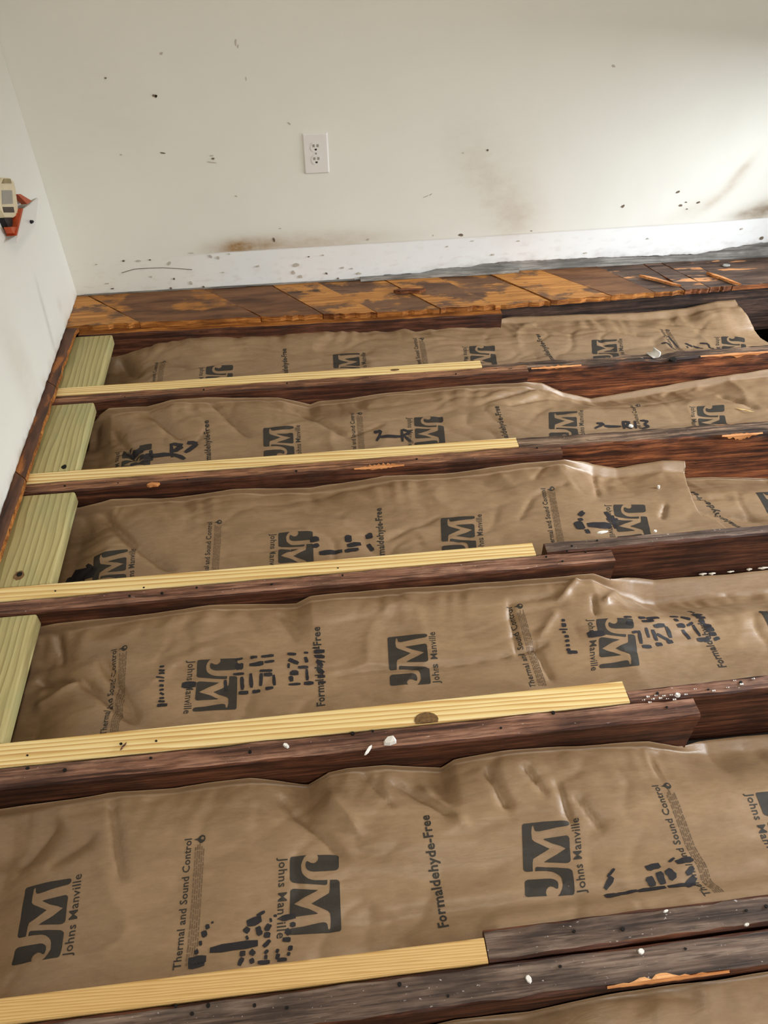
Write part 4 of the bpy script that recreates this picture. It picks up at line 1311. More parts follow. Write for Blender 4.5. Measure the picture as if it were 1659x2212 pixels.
# ---- the print on each batt, repeating every 0.88 m
tA, tB, tC, tD, tE = 0.200, -0.178, -0.608, -0.970, -1.412
p_thermal(BA, 0.312, 0.246)
p_logo(BA, 0.524, 0.178, -1)
p_form(BA, 0.738, 0.250, -0.02)
p_logo(BA, 0.935, tA, 1, 0.05)
p_thermal(BA, 1.172, 0.255, 0.05)
p_logo(BA, 1.387, tA, -1, 0.15)
p_form(BA, 1.608, 0.255, -0.05)
p_logo(BA, 1.803, tA, 1, 0.28)
p_thermal(BA, 2.040, 0.257, 0.08)
p_logo(BA, 2.262, tA, -1, 0.40)
p_logo(BB, 0.302, -0.189, -1, -0.05)
p_form(BB, 0.508, -0.131, -0.08)
p_logo(BB, 0.709, tB, 1)
p_thermal(BB, 0.926, -0.134, 0.05)
p_logo(BB, 1.149, -0.174, -1, 0.12)
p_form(BB, 1.368, -0.150, 0.03)
p_logo(BB, 1.551, -0.181, 1, 0.27)
p_thermal(BB, 1.782, -0.140, 0.2, False)
p_logo(BB, 2.013, -0.188, -1, 0.36)
p_logo(BC, 0.285, tC, 1, -0.1)
p_thermal(BC, 0.528, -0.550)
p_logo(BC, 0.745, -0.617, -1, 0.03)
p_form(BC, 0.962, -0.551, 0.06)
p_logo(BC, 1.156, -0.606, 1, 0.15)
p_thermal(BC, 1.398, -0.530, 0.15)
p_logo(BC, 1.612, -0.603, -1, 0.26)
p_form(BC2, 1.882, -0.523, -0.33)
p_logo(BC2, 2.058, -0.555, 1, 0.05)
p_thermal(BD, 0.338, -0.922, -0.05)
p_logo(BD, 0.565, -0.981, -1)
p_form(BD, 0.787, -0.925)
p_logo(BD, 0.980, -0.966, 1, 0.08)
p_thermal(BD, 1.233, -0.914)
p_logo(BD, 1.448, -0.972, -1, 0.25)
p_form(BD, 1.672, -0.920, 0.10)
p_logo(BD, 1.865, -0.960, 1, 0.12)
p_logo(BE, 0.281, tE, 1, -0.05)
p_thermal(BE, 0.528, -1.372)
p_logo(BE, 0.753, -1.428, -1, 0.04)
p_form(BE, 0.967, -1.378)
p_logo(BE, 1.168, -1.418, 1, 0.22)
p_thermal(BE, 1.412, -1.370, 0.02)
p_logo(BE, 1.632, -1.408, -1, 0.1)
# smudged codes
strokes(BD, [(0.4398, -0.9884, 0.4504, -0.9896, 0.0054), (0.4396, -0.9983, 0.4527, -1.0018, 0.006), (0.4404, -1.0068, 0.4533, -1.0083, 0.0053), (0.4355, -1.016, 0.4531, -1.0194, 0.0043), (0.4422, -1.0256, 0.4537, -1.0264, 0.0044), (0.4445, -1.0377, 0.4537, -1.0388, 0.006), (0.4455, -1.0487, 0.4546, -1.0484, 0.0052), (0.4473, -1.0556, 0.4558, -1.062, 0.0056), (0.4474, -1.069, 0.4577, -1.0702, 0.005), (0.4459, -1.0767, 0.4597, -1.0796, 0.0056), (0.4447, -1.0871, 0.4661, -1.0896, 0.0091), (0.4917, -1.0418, 0.5216, -1.0439, 0.017), (0.6031, -0.9895, 0.6196, -0.9877, 0.0065), (0.6036, -1.0073, 0.6212, -1.008, 0.0154), (0.5994, -1.0252, 0.6227, -1.0265, 0.0062), (0.6363, -0.9896, 0.6517, -0.9899, 0.007), (0.66, -0.9894, 0.6874, -0.9883, 0.0079), (0.6341, -1.0066, 0.6648, -1.0058, 0.0101), (0.6671, -1.0047, 0.6885, -1.0034, 0.0064), (0.6566, -1.0248, 0.6835, -1.0262, 0.0076), (0.6182, -1.0343, 0.6202, -1.0675, 0.008), (0.6367, -1.0281, 0.6394, -1.0643, 0.008), (0.6601, -1.0308, 0.6578, -1.061, 0.0082), (0.6648, -1.0347, 0.6834, -1.0352, 0.0084), (0.6858, -1.0366, 0.6883, -1.0645, 0.0074), (0.6121, -1.0746, 0.6327, -1.0749, 0.0095), (0.6407, -1.0739, 0.6579, -1.074, 0.0087), (0.6682, -1.0703, 0.6855, -1.0701, 0.0087), (0.5835, -1.0387, 0.5849, -1.0661, 0.0073), (0.7173, -0.9865, 0.7364, -0.9898, 0.0078), (0.7532, -0.9871, 0.7628, -0.9882, 0.0055), (0.7193, -1.0021, 0.7404, -1.0146, 0.0107), (0.7552, -0.999, 0.7594, -1.0139, 0.0076), (0.7389, -1.0244, 0.7613, -1.0256, 0.0068), (0.7191, -1.0121, 0.7188, -1.0235, 0.0057), (0.7209, -1.0364, 0.7396, -1.0366, 0.0129), (0.7219, -1.0435, 0.725, -1.0577, 0.0092), (0.7576, -1.0294, 0.7575, -1.0587, 0.007), (0.7179, -1.0651, 0.7433, -1.0659, 0.0066), (0.7503, -1.0656, 0.7711, -1.0672, 0.0096), (0.773, -0.9761, 0.785, -0.9775, 0.0047), (0.7749, -0.9867, 0.7989, -0.988, 0.0103), (0.7768, -0.998, 0.798, -1.0039, 0.0091), (0.7809, -1.0107, 0.792, -1.0263, 0.01), (0.7799, -1.0306, 0.7934, -1.0434, 0.0102), (0.78, -1.0516, 0.7964, -1.0521, 0.0083), (0.7805, -1.0663, 0.7967, -1.0682, 0.0066)])
strokes(BD, [(1.3414, -0.9665, 1.3495, -0.9674, 0.0074), (1.3378, -0.9796, 1.3484, -0.9808, 0.01), (1.3288, -0.9919, 1.3473, -0.994, 0.0046), (1.3332, -1.0007, 1.3413, -1.001, 0.0061), (1.3353, -1.0124, 1.3445, -1.0135, 0.0078), (1.333, -1.0252, 1.3426, -1.0247, 0.0068), (1.3312, -1.0362, 1.3403, -1.0373, 0.006), (1.3294, -1.0472, 1.3384, -1.0482, 0.0069), (1.3299, -1.0545, 1.3521, -1.0562, 0.0084), (1.3852, -1.0182, 1.4253, -1.0163, 0.017), (1.4872, -0.9714, 1.5071, -0.9703, 0.0072), (1.4874, -0.9868, 1.5017, -0.9935, 0.0141), (1.5233, -0.9722, 1.54, -0.9724, 0.009), (1.5421, -0.9744, 1.5736, -0.9728, 0.0098), (1.5272, -0.9846, 1.5558, -0.9828, 0.0097), (1.4912, -1.0157, 1.5055, -1.014, 0.0068), (1.5093, -1.0111, 1.5021, -1.0464, 0.008), (1.5287, -1.0034, 1.5273, -1.0297, 0.0077), (1.5434, -1.0084, 1.5433, -1.0381, 0.0092), (1.5497, -0.9991, 1.5788, -0.9957, 0.011), (1.5803, -0.9992, 1.581, -1.0294, 0.0103), (1.5504, -1.0192, 1.576, -1.0386, 0.0084), (1.5019, -1.0544, 1.5239, -1.0537, 0.0098), (1.5366, -1.0487, 1.5521, -1.0473, 0.0097), (1.5663, -1.0424, 1.5812, -1.0393, 0.0102), (1.607, -0.9628, 1.628, -0.9635, 0.0081), (1.6106, -0.9789, 1.62, -0.9765, 0.0106), (1.6335, -0.9642, 1.651, -0.9766, 0.0119), (1.6095, -0.9958, 1.6295, -0.9948, 0.0128), (1.6189, -1.0071, 1.6245, -1.0344, 0.0101), (1.6349, -0.9954, 1.6523, -0.9871, 0.0075), (1.6496, -0.9937, 1.6522, -1.0277, 0.0074), (1.6416, -1.0364, 1.6706, -1.0364, 0.0111), (1.6647, -0.9573, 1.6899, -0.9584, 0.0103), (1.668, -0.9699, 1.6889, -0.9741, 0.0106), (1.6685, -0.9821, 1.6792, -0.9903, 0.0112), (1.6731, -0.9981, 1.6911, -1.0019, 0.0122), (1.6729, -1.0117, 1.6929, -1.0106, 0.0111), (1.676, -1.0238, 1.6926, -1.024, 0.0103), (1.6811, -1.0377, 1.6957, -1.036, 0.0082)])
strokes(BE, [(0.5778, -1.5693, 0.6562, -1.5672, 0.0124), (0.5444, -1.5836, 0.5732, -1.5833, 0.0136), (0.545, -1.592, 0.5709, -1.5902, 0.0076), (0.5528, -1.5707, 0.5592, -1.5684, 0.0082), (0.5585, -1.5561, 0.5638, -1.5555, 0.0079), (0.5618, -1.5428, 0.571, -1.5401, 0.01), (0.5679, -1.5321, 0.5746, -1.5303, 0.0084), (0.577, -1.5255, 0.5811, -1.5247, 0.0034), (0.637, -1.5336, 0.6615, -1.5287, 0.0133), (0.6532, -1.5226, 0.667, -1.5164, 0.0053), (0.6345, -1.5486, 0.6398, -1.5403, 0.0106), (0.636, -1.5575, 0.64, -1.5554, 0.0067), (0.6547, -1.5407, 0.6602, -1.5552, 0.0097), (0.6271, -1.581, 0.6364, -1.5809, 0.0092), (0.6443, -1.5781, 0.651, -1.5849, 0.0089), (0.6262, -1.5989, 0.6325, -1.5877, 0.0076), (0.6457, -1.5904, 0.6484, -1.5978, 0.0078), (0.6683, -1.541, 0.6764, -1.5458, 0.0123), (0.6656, -1.5546, 0.6763, -1.5571, 0.0092), (0.6655, -1.5744, 0.6763, -1.5645, 0.0068), (0.6682, -1.5808, 0.6722, -1.5849, 0.0074), (0.6668, -1.5904, 0.6721, -1.591, 0.0067), (0.6563, -1.5976, 0.676, -1.5986, 0.006), (0.6751, -1.5329, 0.6792, -1.532, 0.0066), (0.682, -1.5259, 0.6875, -1.5265, 0.004), (0.6854, -1.5828, 0.6907, -1.5846, 0.0074), (0.6853, -1.5913, 0.6919, -1.5932, 0.0089), (0.6879, -1.5976, 0.7037, -1.5982, 0.006), (0.6964, -1.5656, 0.7098, -1.5671, 0.0077), (0.702, -1.5575, 0.7089, -1.5507, 0.0103), (0.7039, -1.5898, 0.7092, -1.5916, 0.0059), (0.7055, -1.5814, 0.7134, -1.5823, 0.0075), (0.6943, -1.5325, 0.719, -1.5301, 0.0098), (0.7091, -1.5431, 0.7186, -1.5442, 0.0079)])
strokes(BE, [(1.2446, -1.5654, 1.2697, -1.5644, 0.0096), (1.2514, -1.5508, 1.2696, -1.5334, 0.0087), (1.2616, -1.5324, 1.2788, -1.5185, 0.0051), (1.3338, -1.5248, 1.3604, -1.5218, 0.0114), (1.3323, -1.5405, 1.3348, -1.5565, 0.0148), (1.3513, -1.5347, 1.3542, -1.5548, 0.014), (1.367, -1.5325, 1.3752, -1.5494, 0.0155), (1.379, -1.5178, 1.3924, -1.5112, 0.0043), (1.3906, -1.5212, 1.4224, -1.5166, 0.0113), (1.3984, -1.5441, 1.4153, -1.5341, 0.0091), (1.3874, -1.5663, 1.4131, -1.5497, 0.0104), (1.2615, -1.5643, 1.3041, -1.5607, 0.0073), (1.3034, -1.5625, 1.3541, -1.5606, 0.0081), (1.3581, -1.5611, 1.4081, -1.5617, 0.0075)])
strokes(BC, [(1.4835, -0.6297, 1.4929, -0.6396, 0.0223), (1.4568, -0.6782, 1.4816, -0.6768, 0.0283), (1.4772, -0.6507, 1.4801, -0.6614, 0.0123), (1.4904, -0.6779, 1.5537, -0.681, 0.0216), (1.4825, -0.6938, 1.4834, -0.7105, 0.013), (1.5552, -0.6294, 1.5576, -0.6601, 0.0116), (1.5691, -0.6441, 1.5614, -0.6946, 0.0105), (1.5486, -0.6591, 1.5798, -0.6584, 0.0099)])
strokes(BC, [(0.8022, -0.6996, 0.8598, -0.6984, 0.0157), (0.7813, -0.6531, 0.8047, -0.6518, 0.0187), (0.786, -0.6778, 0.8036, -0.6719, 0.0133), (0.8689, -0.6552, 0.8865, -0.6556, 0.0236), (0.8728, -0.68, 0.9081, -0.676, 0.0159), (0.8656, -0.6991, 0.9006, -0.6952, 0.0133), (0.922, -0.6532, 0.9399, -0.6512, 0.0162), (0.9255, -0.6781, 0.9346, -0.7031, 0.0124)])
strokes(BC, [(0.1767, -0.6769, 0.1838, -0.6548, 0.0235), (0.1824, -0.6469, 0.2468, -0.666, 0.0421), (0.195, -0.6866, 0.2217, -0.6822, 0.0463), (0.2183, -0.6276, 0.2462, -0.6621, 0.0114)])
strokes(BB, [(1.6415, -0.2711, 1.6787, -0.2471, 0.0092), (1.6559, -0.2444, 1.6764, -0.245, 0.012), (1.6751, -0.2581, 1.7269, -0.2623, 0.013), (1.7421, -0.2355, 1.7292, -0.2814, 0.008), (1.7443, -0.2377, 1.7589, -0.2471, 0.0128), (1.7583, -0.2489, 1.7378, -0.2617, 0.0092), (1.7389, -0.2619, 1.7495, -0.2857, 0.0106), (1.7772, -0.2377, 1.7631, -0.2854, 0.008), (1.7944, -0.2397, 1.8173, -0.2425, 0.0125), (1.8166, -0.2443, 1.7984, -0.2613, 0.0081), (1.7978, -0.2631, 1.8076, -0.2766, 0.0118), (1.8049, -0.2791, 1.7794, -0.2892, 0.0099)])
strokes(BB, [(0.9851, -0.2397, 1.008, -0.2379, 0.0126), (1.008, -0.2379, 0.9893, -0.2807, 0.0084), (0.994, -0.2634, 1.0642, -0.2653, 0.0125), (1.0686, -0.2312, 1.0639, -0.2895, 0.0079), (1.0701, -0.2333, 1.0899, -0.2429, 0.0124), (1.0893, -0.2474, 1.0705, -0.2607, 0.0099), (1.0729, -0.2637, 1.0871, -0.2922, 0.0089)])
strokes(BB, [(0.2546, -0.2112, 0.3215, -0.2244, 0.0205), (0.3113, -0.2493, 0.403, -0.258, 0.0207), (0.3987, -0.2069, 0.4073, -0.2709, 0.011), (0.4022, -0.2095, 0.4328, -0.2216, 0.0168), (0.4332, -0.227, 0.4081, -0.242, 0.0177), (0.4093, -0.2557, 0.444, -0.2855, 0.014), (0.4454, -0.2124, 0.4755, -0.2181, 0.0178), (0.4757, -0.2214, 0.4417, -0.2543, 0.0164), (0.3414, -0.2267, 0.3495, -0.2744, 0.0109), (0.2888, -0.2774, 0.3397, -0.2732, 0.0147)])
strokes(BA, [(2.0112, 0.1607, 2.0315, 0.1583, 0.0093), (2.0315, 0.1583, 2.0383, 0.1328, 0.0073), (2.0542, 0.2087, 2.0621, 0.1354, 0.0066), (2.0969, 0.1615, 2.1177, 0.1452, 0.0097), (2.0963, 0.145, 2.0989, 0.1365, 0.0062), (2.1228, 0.1501, 2.146, 0.1254, 0.0094), (2.1539, 0.1658, 2.1779, 0.1574, 0.0116), (2.1768, 0.1547, 2.1742, 0.1275, 0.0058), (2.1738, 0.1264, 2.1854, 0.1251, 0.0076)])

# ------------------------------------------------------------------ fibre tufts poking out at the edges


def tuft(B, x, y, z, L, hgt, seed):
    V, F = [], []
    n, m = 12, 6
    for i in range(n + 1):
        for j in range(m):
            t = i / n
            a = 2 * math.pi * j / m
            r = hgt * (math.sin(math.pi * t) ** 0.5 + 0.05) * (0.7 + 0.6 * float(pn(t * 5 + seed, j * 1.3, 3)) + 0.3 * RNG.random())
            V.append((x - L / 2 + L * t, y + math.cos(a) * r * 0.8, z + math.sin(a) * r))
    for i in range(n):
        for j in range(m):
            F.append((i * m + j, i * m + (j + 1) % m, (i + 1) * m + (j + 1) % m, (i + 1) * m + j))
    loc = Vector((x, y, z))
    o = link('fibre_tuft', mesh_from([Vector(v) - loc for v in V], F, 'fibre_tuft', True), [M['fibre']], B.root, loc)
    o['label'] = 'white fibre tuft'


for (x, z), L, hg in zip([(1.4789, -0.0738), (1.4411, -0.079), (1.5161, -0.0849)], (0.055, 0.02, 0.025), (0.006, 0.004, 0.004)):
    tuft(BE, x, -1.264 if x < 1.53 else -1.246, z + 0.002, L, hg, x)
for (x, z), L, hg in zip([(1.7624, -0.1265), (1.7873, -0.128), (1.8846, -0.1247), (1.9215, -0.1242), (1.8362, -0.1273)], (0.022, 0.02, 0.016, 0.03, 0.02), (0.004, 0.004, 0.004, 0.004, 0.003)):
    tuft(BD, x, -0.812, z + 0.003, L, hg, x)

# ------------------------------------------------------------------ loose debris
def chip(name, x, y, z, sx, sy, sz, rot, mat, label, cat='chip', group=None):
    bm = bmesh.new()
    n = 7
    pts = []
    for i in range(n):
        a = 2 * math.pi * i / n
        r = RNG.uniform(0.7, 1.0)
        pts.append((math.cos(a) * sx / 2 * r, math.sin(a) * sy / 2 * r))
    vs0 = [bm.verts.new((p[0], p[1], 0)) for p in pts]
    vs1 = [bm.verts.new((p[0] * 0.8, p[1] * 0.8, sz * RNG.uniform(0.7, 1.0))) for p in pts]
    bm.faces.new(vs0)
    bm.faces.new(vs1)
    for i in range(n):
        bm.faces.new((vs0[i], vs0[(i + 1) % n], vs1[(i + 1) % n], vs1[i]))
    o = bm_obj(name, bm, [M[mat]])
    o.location = (x, y, z)
    o.rotation_euler = (0, 0, rot)
    tag(o, label, cat, group)
    return o


CH = [  # pixel, plane z, size, mat, label
    ((1300,1150), 0.0035, (0.036, 0.010, 0.003), 0.1, 'flat white plaster chip on the third-row joist, just right of its left end'),
    ((1415,1148), 0.0035, (0.012, 0.008, 0.004), 0.2, 'small white plaster chip near the middle of the third-row right joist'),
    ((1362,921), 0.0035, (0.018, 0.014, 0.005), 0.4, 'white plaster chip on the second-row joist below the code marks'),
    ((619,1612), 0.0030, (0.016, 0.010, 0.006), -0.6, 'small white plaster chip left of the pair on the fourth-row joist'),
    ((795,1622), 0.0030, (0.030, 0.007, 0.005), 0.9, 'narrow white plaster sliver on the front edge of the fourth-row joist'),
    ((843,1602), 0.0030, (0.034, 0.020, 0.010), 0.2, 'largest white plaster lump on the fourth-row joist'),
    ((1463,1503), 0.0035, (0.014, 0.011, 0.007), 0.3, 'white plaster lump right of the fourth-row new board end'),
    ((1142,2115), 0.0030, (0.010, 0.014, 0.003), 0.3, 'white plaster chip on the nearest joist, left of the orange sliver'),
    ((1385,2055), 0.0030, (0.014, 0.011, 0.003), 0.1, 'white plaster chip on the nearest joist above the orange sliver'),
    ((1437,1969), 0.0035, (0.011, 0.005, 0.004), 0.2, 'tiny white plaster chip on the grey joist behind the nearest one'),
    ((1612,1998), 0.0035, (0.010, 0.006, 0.004), 0.0, 'white plaster speck at the right photo edge on the nearest rear joist'),
]
for p, (q, z, s_, r_, lb) in zip([(1.4926, -0.7565), (1.6227, -0.7685), (1.7055, -0.3566), (0.7149, -1.2438), (0.8688, -1.2712), (0.9131, -1.2568), (1.4986, -1.2218), (1.0777, -1.6821), (1.2635, -1.6641), (1.3231, -1.6116), (1.4451, -1.646)], CH):
    chip('plaster_chip', p[0], p[1], z - 0.001, s_[0], s_[1], s_[2], r_, 'chip', lb)
p = (1.7383, -0.5363)
chip('plaster_chip', p[0], p[1], BC.sample(p[0], p[1]) + 0.001, 0.010, 0.010, 0.008, 0.1, 'chip', 'white plaster crumb lying on the third-bay paper')
p = (2.37, 0.5132)
chip('plaster_chip', p[0], p[1], ZB + 0.003, 0.036, 0.022, 0.004, 0.1, 'chip_grey', 'flat grey chip on the boards near the right end of the back wall')
# crumbs
bm = bmesh.new()
for (x, y) in [(1.4378, -1.217), (1.4451, -1.2232), (1.4546, -1.2157), (1.4615, -1.223), (1.4699, -1.2185), (1.4749, -1.2256), (1.4855, -1.2182), (1.4259, -1.2232), (1.4369, -1.2298), (1.4879, -1.2293), (1.5392, -1.2102), (1.5746, -1.2186), (1.6269, -1.2003), (1.637, -1.2104), (1.6664, -1.2004), (1.5155, -1.2205), (1.6057, -1.2145)]:
    for k_ in range(2):
        s_ = RNG.uniform(0.0006, 0.0016)
        box_bm(bm, x - s_ + k_ * 0.004, x + s_ + k_ * 0.004, y - s_, y + s_, 0.0005, 0.0015 + s_)
o = bm_obj('plaster_crumbs', bm, [M['chip']])
o['kind'] = 'stuff'
tag(o, 'scatter of tiny white crumbs on the fourth-row right joist', 'debris')
# curled white chip over the burnt gouge on the first-row joist
bm = bmesh.new()
cx_, cy_ = (1.9131, -0.0089)
V, F = [], []
for i in range(9):
    a = -0.4 + 2.3 * i / 8
    for j, yy in enumerate((-0.014, 0.0, 0.016)):
        V.append((0.012 + math.sin(a) * 0.016 - 0.006 * j, yy + 0.002 * math.sin(i), 0.018 - math.cos(a) * 0.016))
for i in range(8):
    for j in range(2):
        F.append((i * 3 + j, i * 3 + j + 1, (i + 1) * 3 + j + 1, (i + 1) * 3 + j))
o = link('plaster_curl', mesh_from(V, F, 'plaster_curl', True), [M['chip']], None, (cx_ - 0.02, cy_ + 0.004, -0.006))
so = o.modifiers.new('thickness', 'SOLIDIFY')
so.thickness = 0.003
tag(o, 'curled white plaster flake beside the burnt gouge on the first-row joist', 'chip')
bm = bmesh.new()
disc(bm, (cx_ + 0.045, -0.033, -0.004), 0.012, 'z', 10, 0.8, 0.004)
o = bm_obj('burnt_gouge', bm, [M['nail']], JR[0], (cx_ + 0.04, -0.033, -0.004))
# wood slivers
def sliver(x0, y0, x1, y1, z, wd, mat, label):
    bm = bmesh.new()
    d = Vector((x1 - x0, y1 - y0, 0))
    nrm = Vector((-d.y, d.x, 0)).normalized() * wd / 2
    a, b = Vector((x0, y0, z)), Vector((x1, y1, z))
    m_ = (a + b) / 2
    l_ = b - a
    pts = [a, a + l_ * 0.2 - nrm * 0.7, a + l_ * 0.45 - nrm * 0.55, a + l_ * 0.8 - nrm, b, a + l_ * 0.7 + nrm * 0.5, a + l_ * 0.4 + nrm, a + l_ * 0.12 + nrm * 0.6]
    prism(bm, [(p.x, p.y) for p in pts], 'z', z, z + wd * 0.5)
    tag(bm_obj('wood_sliver', bm, [M[mat]], None, (x0, y0, z)), label, 'splinter')


s0, s1_ = (2.1062, -0.2134), (2.1537, -0.2382)
sliver(s0[0], s0[1], s1_[0], s1_[1], max(BB.sample(*s0), BB.sample(*s1_), BB.sample((s0[0] + s1_[0]) / 2, (s0[1] + s1_[1]) / 2)) + 0.001, 0.004, 'new', 'thin pale straw-like sliver on the second-bay paper at the right')
s0, s1_ = (0.4, -1.2173), (0.41, -1.2009)
sliver(s0[0], s0[1], s1_[0], s1_[1], 0.003, 0.004, 'old_top', 'dark wood splinter across the seam of the fourth-row new board')
s0, s1_ = (0.3699, -0.4583), (0.4027, -0.453)
sliver(s0[0], s0[1], s1_[0], s1_[1], 0.0025, 0.014, 'raw', 'orange wood flake on the second-row old joist, near its left end')
s0, s1_ = (1.127, 0.4522), (1.2418, 0.4517)
sliver(s0[0], s0[1], s1_[0], s1_[1], ZB + 0.003, 0.024, 'board_edge_dark', 'curled brown wood flake on the diagonal boards mid-wall')
for a_, b_, lb in (((2.022, 0.4681), (2.1417, 0.377), 'long pale splinter on the boards, left one of two at the right end'), ((2.2707, 0.4595), (2.3554, 0.358), 'long pale splinter on the boards, right one of two at the right end')):
    s0, s1_ = a_, b_
    sliver(s0[0], s0[1], s1_[0], s1_[1], ZB + 0.0028, 0.016, 'raw', lb)

# ------------------------------------------------------------------ wall outlet (back wall)
ox, oz = 0.8895, 0.4635
out = empty('wall_outlet', (ox, BY - 0.002, oz))
tag(out, 'white duplex outlet with an oversize cover plate on the back wall', 'outlet')


def rounded(cx, cz, hw, hh, r, n=5):
    pts = []
    for (sx, sz, a0) in ((1, 1, 0), (-1, 1, 90), (-1, -1, 180), (1, -1, 270)):
        for i in range(n + 1):
            a = math.radians(a0 + 90 * i / n)
            pts.append((cx + sx * (hw - r) + r * math.cos(a), cz + sz * (hh - r) + r * math.sin(a)))
    return pts


bm = bmesh.new()
lv = []
yw = BY - 0.0015
for (ins, dy) in ((0.0, 0.0), (0.0, 0.0022), (0.0035, 0.0058), (0.0045, 0.0062)):
    lv.append([bm.verts.new((p[0], yw - dy, p[1])) for p in rounded(ox, oz, 0.0402 - ins, 0.0625 - ins, 0.003)])
for a_, b_ in zip(lv[:-1], lv[1:]):
    for i in range(len(a_)):
        bm.faces.new((a_[i], a_[(i + 1) % len(a_)], b_[(i + 1) % len(a_)], b_[i]))
bm.faces.new(lv[-1])
bm.faces.new(lv[0])
bm_obj('cover_plate', bm, [M['white_plastic']], out, (ox, yw, oz))
yp = yw - 0.0062
for sz in (0.0196, -0.0196):
    cz = oz + sz + 0.001
    bm = bmesh.new()
    # duplex face: circle with flat top and bottom
    pts = []
    for i in range(28):
        a = 2 * math.pi * i / 28
        pts.append((ox + 0.0005 + 0.0168 * math.cos(a), cz + max(-0.0142, min(0.0142, 0.0168 * math.sin(a)))))
    prism(bm, pts, 'y', yp - 0.0016, yp + 0.002)
    f = bm_obj('receptacle_face', bm, [M['white_plastic']], out, (ox, yp, cz))
    for sx in (-1, 1):
        bm = bmesh.new()
        box_bm(bm, ox + sx * 0.0063 - 0.0036, ox + sx * 0.0063 + 0.0036, yp - 0.0019, yp, cz + 0.0005, cz + 0.0090)
        bm_obj('slot', bm, [M['slot']], f, (ox, yp, cz))
    bm = bmesh.new()
    pts = [(ox + 0.0036 * math.cos(math.radians(a)), cz - 0.0068 + 0.0030 * math.sin(math.radians(a))) for a in range(180, 361, 20)] + [(ox + 0.0036, cz - 0.0042), (ox - 0.0036, cz - 0.0042)]
    prism(bm, pts, 'y', yp - 0.0020, yp)
    bm_obj('ground_hole', bm, [M['black']], f, (ox, yp, cz))
bm = bmesh.new()
disc(bm, (ox, yp, oz + 0.001), 0.003, 'y', 12, 1.0, 0.0012)
bm_obj('screw', bm, [M['slot']], out, (ox, yp, oz))

# ------------------------------------------------------------------ loose outlet hanging out of the left wall
lo = empty('loose_outlet', (0.02, 0.28, 0.46))
tag(lo, 'pulled-out ivory outlet with orange bracket and loose white cover plate on the left wall', 'outlet')


def slab(name, quad, thick, mats, parent, bev=0.001):
    """quad: four 3-D corners in order; thickened away from its normal"""
    q = [Vector(p) for p in quad]
    nrm = (q[1] - q[0]).cross(q[3] - q[0]).normalized()
    bm = bmesh.new()
    a = [bm.verts.new(p) for p in q]
    b = [bm.verts.new(p - nrm * thick) for p in q]
    bm.faces.new(a)
    bm.faces.new(list(reversed(b)))
    n = len(q)
    for i in range(n):
        bm.faces.new((a[i], b[i], b[(i + 1) % n], a[(i + 1) % n]))
    if bev:
        bmesh.ops.bevel(bm, geom=bm.edges[:], offset=bev, segments=2, affect='EDGES')
    c_ = sum(q, Vector()) / n
    return bm_obj(name, bm, mats, parent, tuple(c_))


def hull3(pts2, x):
    return [(x, y, z) for y, z in pts2]


R1 = [(0.1549, 0.5696), (0.1836, 0.5685), (0.2312, 0.5508), (0.2571, 0.5311), (0.2525, 0.5127), (0.2229, 0.477), (0.2098, 0.4603), (0.1659, 0.4684), (0.1066, 0.4934), (0.0978, 0.5156), (0.1174, 0.5503)]
bm = bmesh.new()
prism(bm, R1, 'x', 0.018, 0.045)
bmesh.ops.bevel(bm, geom=bm.edges[:], offset=0.0015, segments=1, affect='EDGES')
body = bm_obj('receptacle_body', bm, [M['ivory']], lo, (0.03, R1[0][0], R1[0][1]))
bm = bmesh.new()
prism(bm, [(0.1439, 0.5508), (0.2178, 0.5222), (0.191, 0.4963), (0.1137, 0.5262)], 'x', 0.0445, 0.0462)
bm_obj('rating_label', bm, [M['slot']], body, (0.046, R1[0][0], R1[0][1]))
bm = bmesh.new()
prism(bm, [(0.1103, 0.5203), (0.1863, 0.4893), (0.1792, 0.4769), (0.1065, 0.5071)], 'x', 0.0445, 0.0466)
bm_obj('terminal', bm, [m_plain('dark_terminal', srgb(62, 50, 42), 0.5, 0.4, 0.3)], body, (0.046, R1[0][0], R1[0][1]))
bm = bmesh.new()
prism(bm, [(0.1851, 0.5654), (0.233, 0.5476), (0.2318, 0.5356), (0.1606, 0.5625)], 'x', 0.0445, 0.0470)
bm_obj('mounting_ear', bm, [m_plain('worn_ivory', srgb(150, 136, 100), 0.6, 0.3, 0.3)], body, (0.046, R1[0][0], R1[0][1]))
bm = bmesh.new()
prism(bm, [(0.1102, 0.4918), (0.1664, 0.4681), (0.1568, 0.4463), (0.1157, 0.4629)], 'x', 0.024, 0.040)
bm_obj('cable', bm, [M['black']], lo, (0.03, R1[0][0], R1[0][1]))
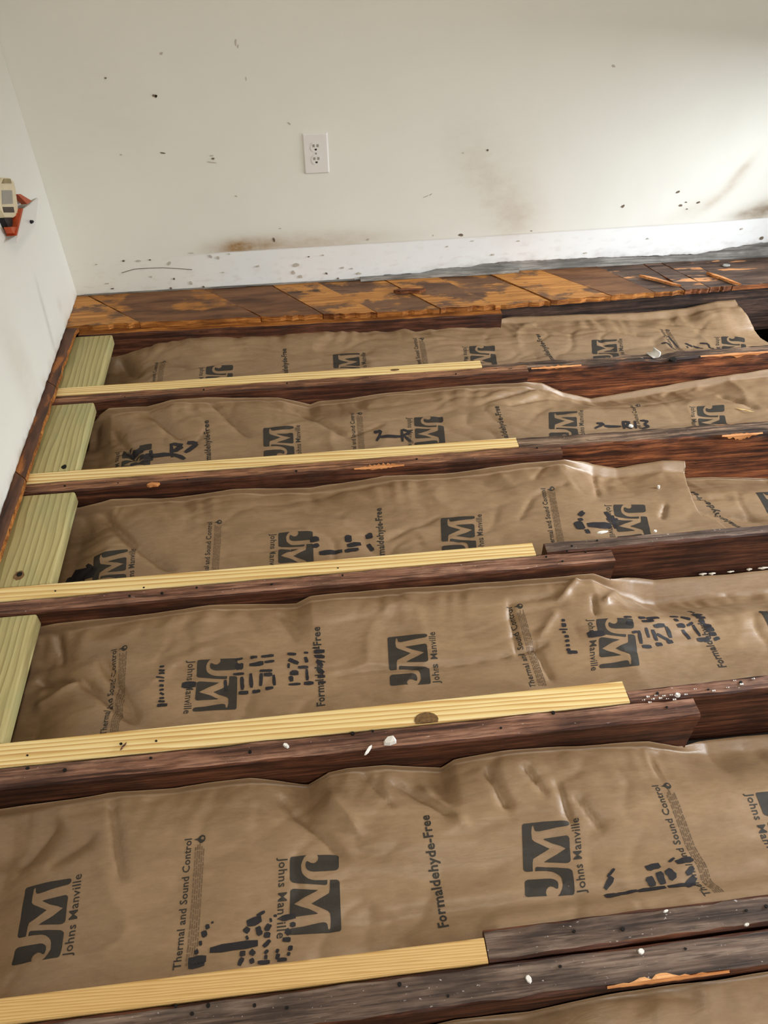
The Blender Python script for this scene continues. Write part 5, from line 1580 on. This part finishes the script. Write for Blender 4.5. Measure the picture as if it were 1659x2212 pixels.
# orange bracket: a bent strap between the body and the plate
for pts, x0_, x1_ in (([(0.238, 0.5028), (0.2609, 0.4951), (0.3372, 0.4451), (0.2899, 0.4548)], 0.034, 0.050), ([(0.22, 0.4712), (0.243, 0.4591), (0.1345, 0.4322), (0.1065, 0.4434)], 0.030, 0.055), ([(0.1004, 0.4705), (0.1468, 0.4504), (0.1454, 0.438), (0.1248, 0.4354), (0.1019, 0.4533)], 0.034, 0.052), ([(0.1919, 0.4689), (0.2284, 0.455), (0.2129, 0.4484), (0.1848, 0.4602)], 0.034, 0.048)):
    bm = bmesh.new()
    prism(bm, pts, 'x', x0_, x1_)
    bm_obj('bracket', bm, [M['orange']], lo, (0.04, pts[0][0], pts[0][1]))
A_ = [(0.2307, 0.4666)][0]
B_ = [(0.4642, 0.4038)][0]
C_ = [(0.363, 0.3633)][0]
D_ = [(0.0855, 0.4332)][0]
E_ = [(0.2382, 0.384)][0]
pl = slab('cover_plate', [(0.060, *A_), (0.060, *D_), (0.030, *C_), (0.030, *B_)], 0.005, [M['white_plastic']], lo, 0.0012)
H_ = [(0.2813, 0.4074)][0]
bm = bmesh.new()
bmesh.ops.create_cone(bm, cap_ends=True, segments=10, radius1=0.0055, radius2=0.0035, depth=0.008)
h = bm_obj('cable_jack', bm, [M['black']], lo)
h.location = Vector((0.050, H_[0], H_[1])) - Vector(lo.location)
h.rotation_euler = (0.4, 1.2, 0)
# white cable looping down the left wall
cu = bpy.data.curves.new('wall_cable', 'CURVE')
cu.dimensions = '3D'
cu.bevel_depth = 0.0045
cu.bevel_resolution = 3
CP = [(0.1465, 0.4328), (0.1275, 0.4084), (0.0931, 0.3846), (0.049, 0.3687), (0.0078, 0.3654), (-0.04, 0.3741)]
sp = cu.splines.new('BEZIER')
sp.bezier_points.add(len(CP) - 1)
for b_, (y, z) in zip(sp.bezier_points, CP):
    b_.co = (0.018, y, z)
    b_.handle_left_type = b_.handle_right_type = 'AUTO'
o = bpy.data.objects.new('wall_cable', cu)
COL.objects.link(o)
dg = bpy.context.evaluated_depsgraph_get()
me = bpy.data.meshes.new_from_object(o.evaluated_get(dg))
bpy.data.objects.remove(o)
o = link('wall_cable', me, [M['ivory']])
tag(o, 'off-white cable looping down the left wall below the loose outlet', 'cable')
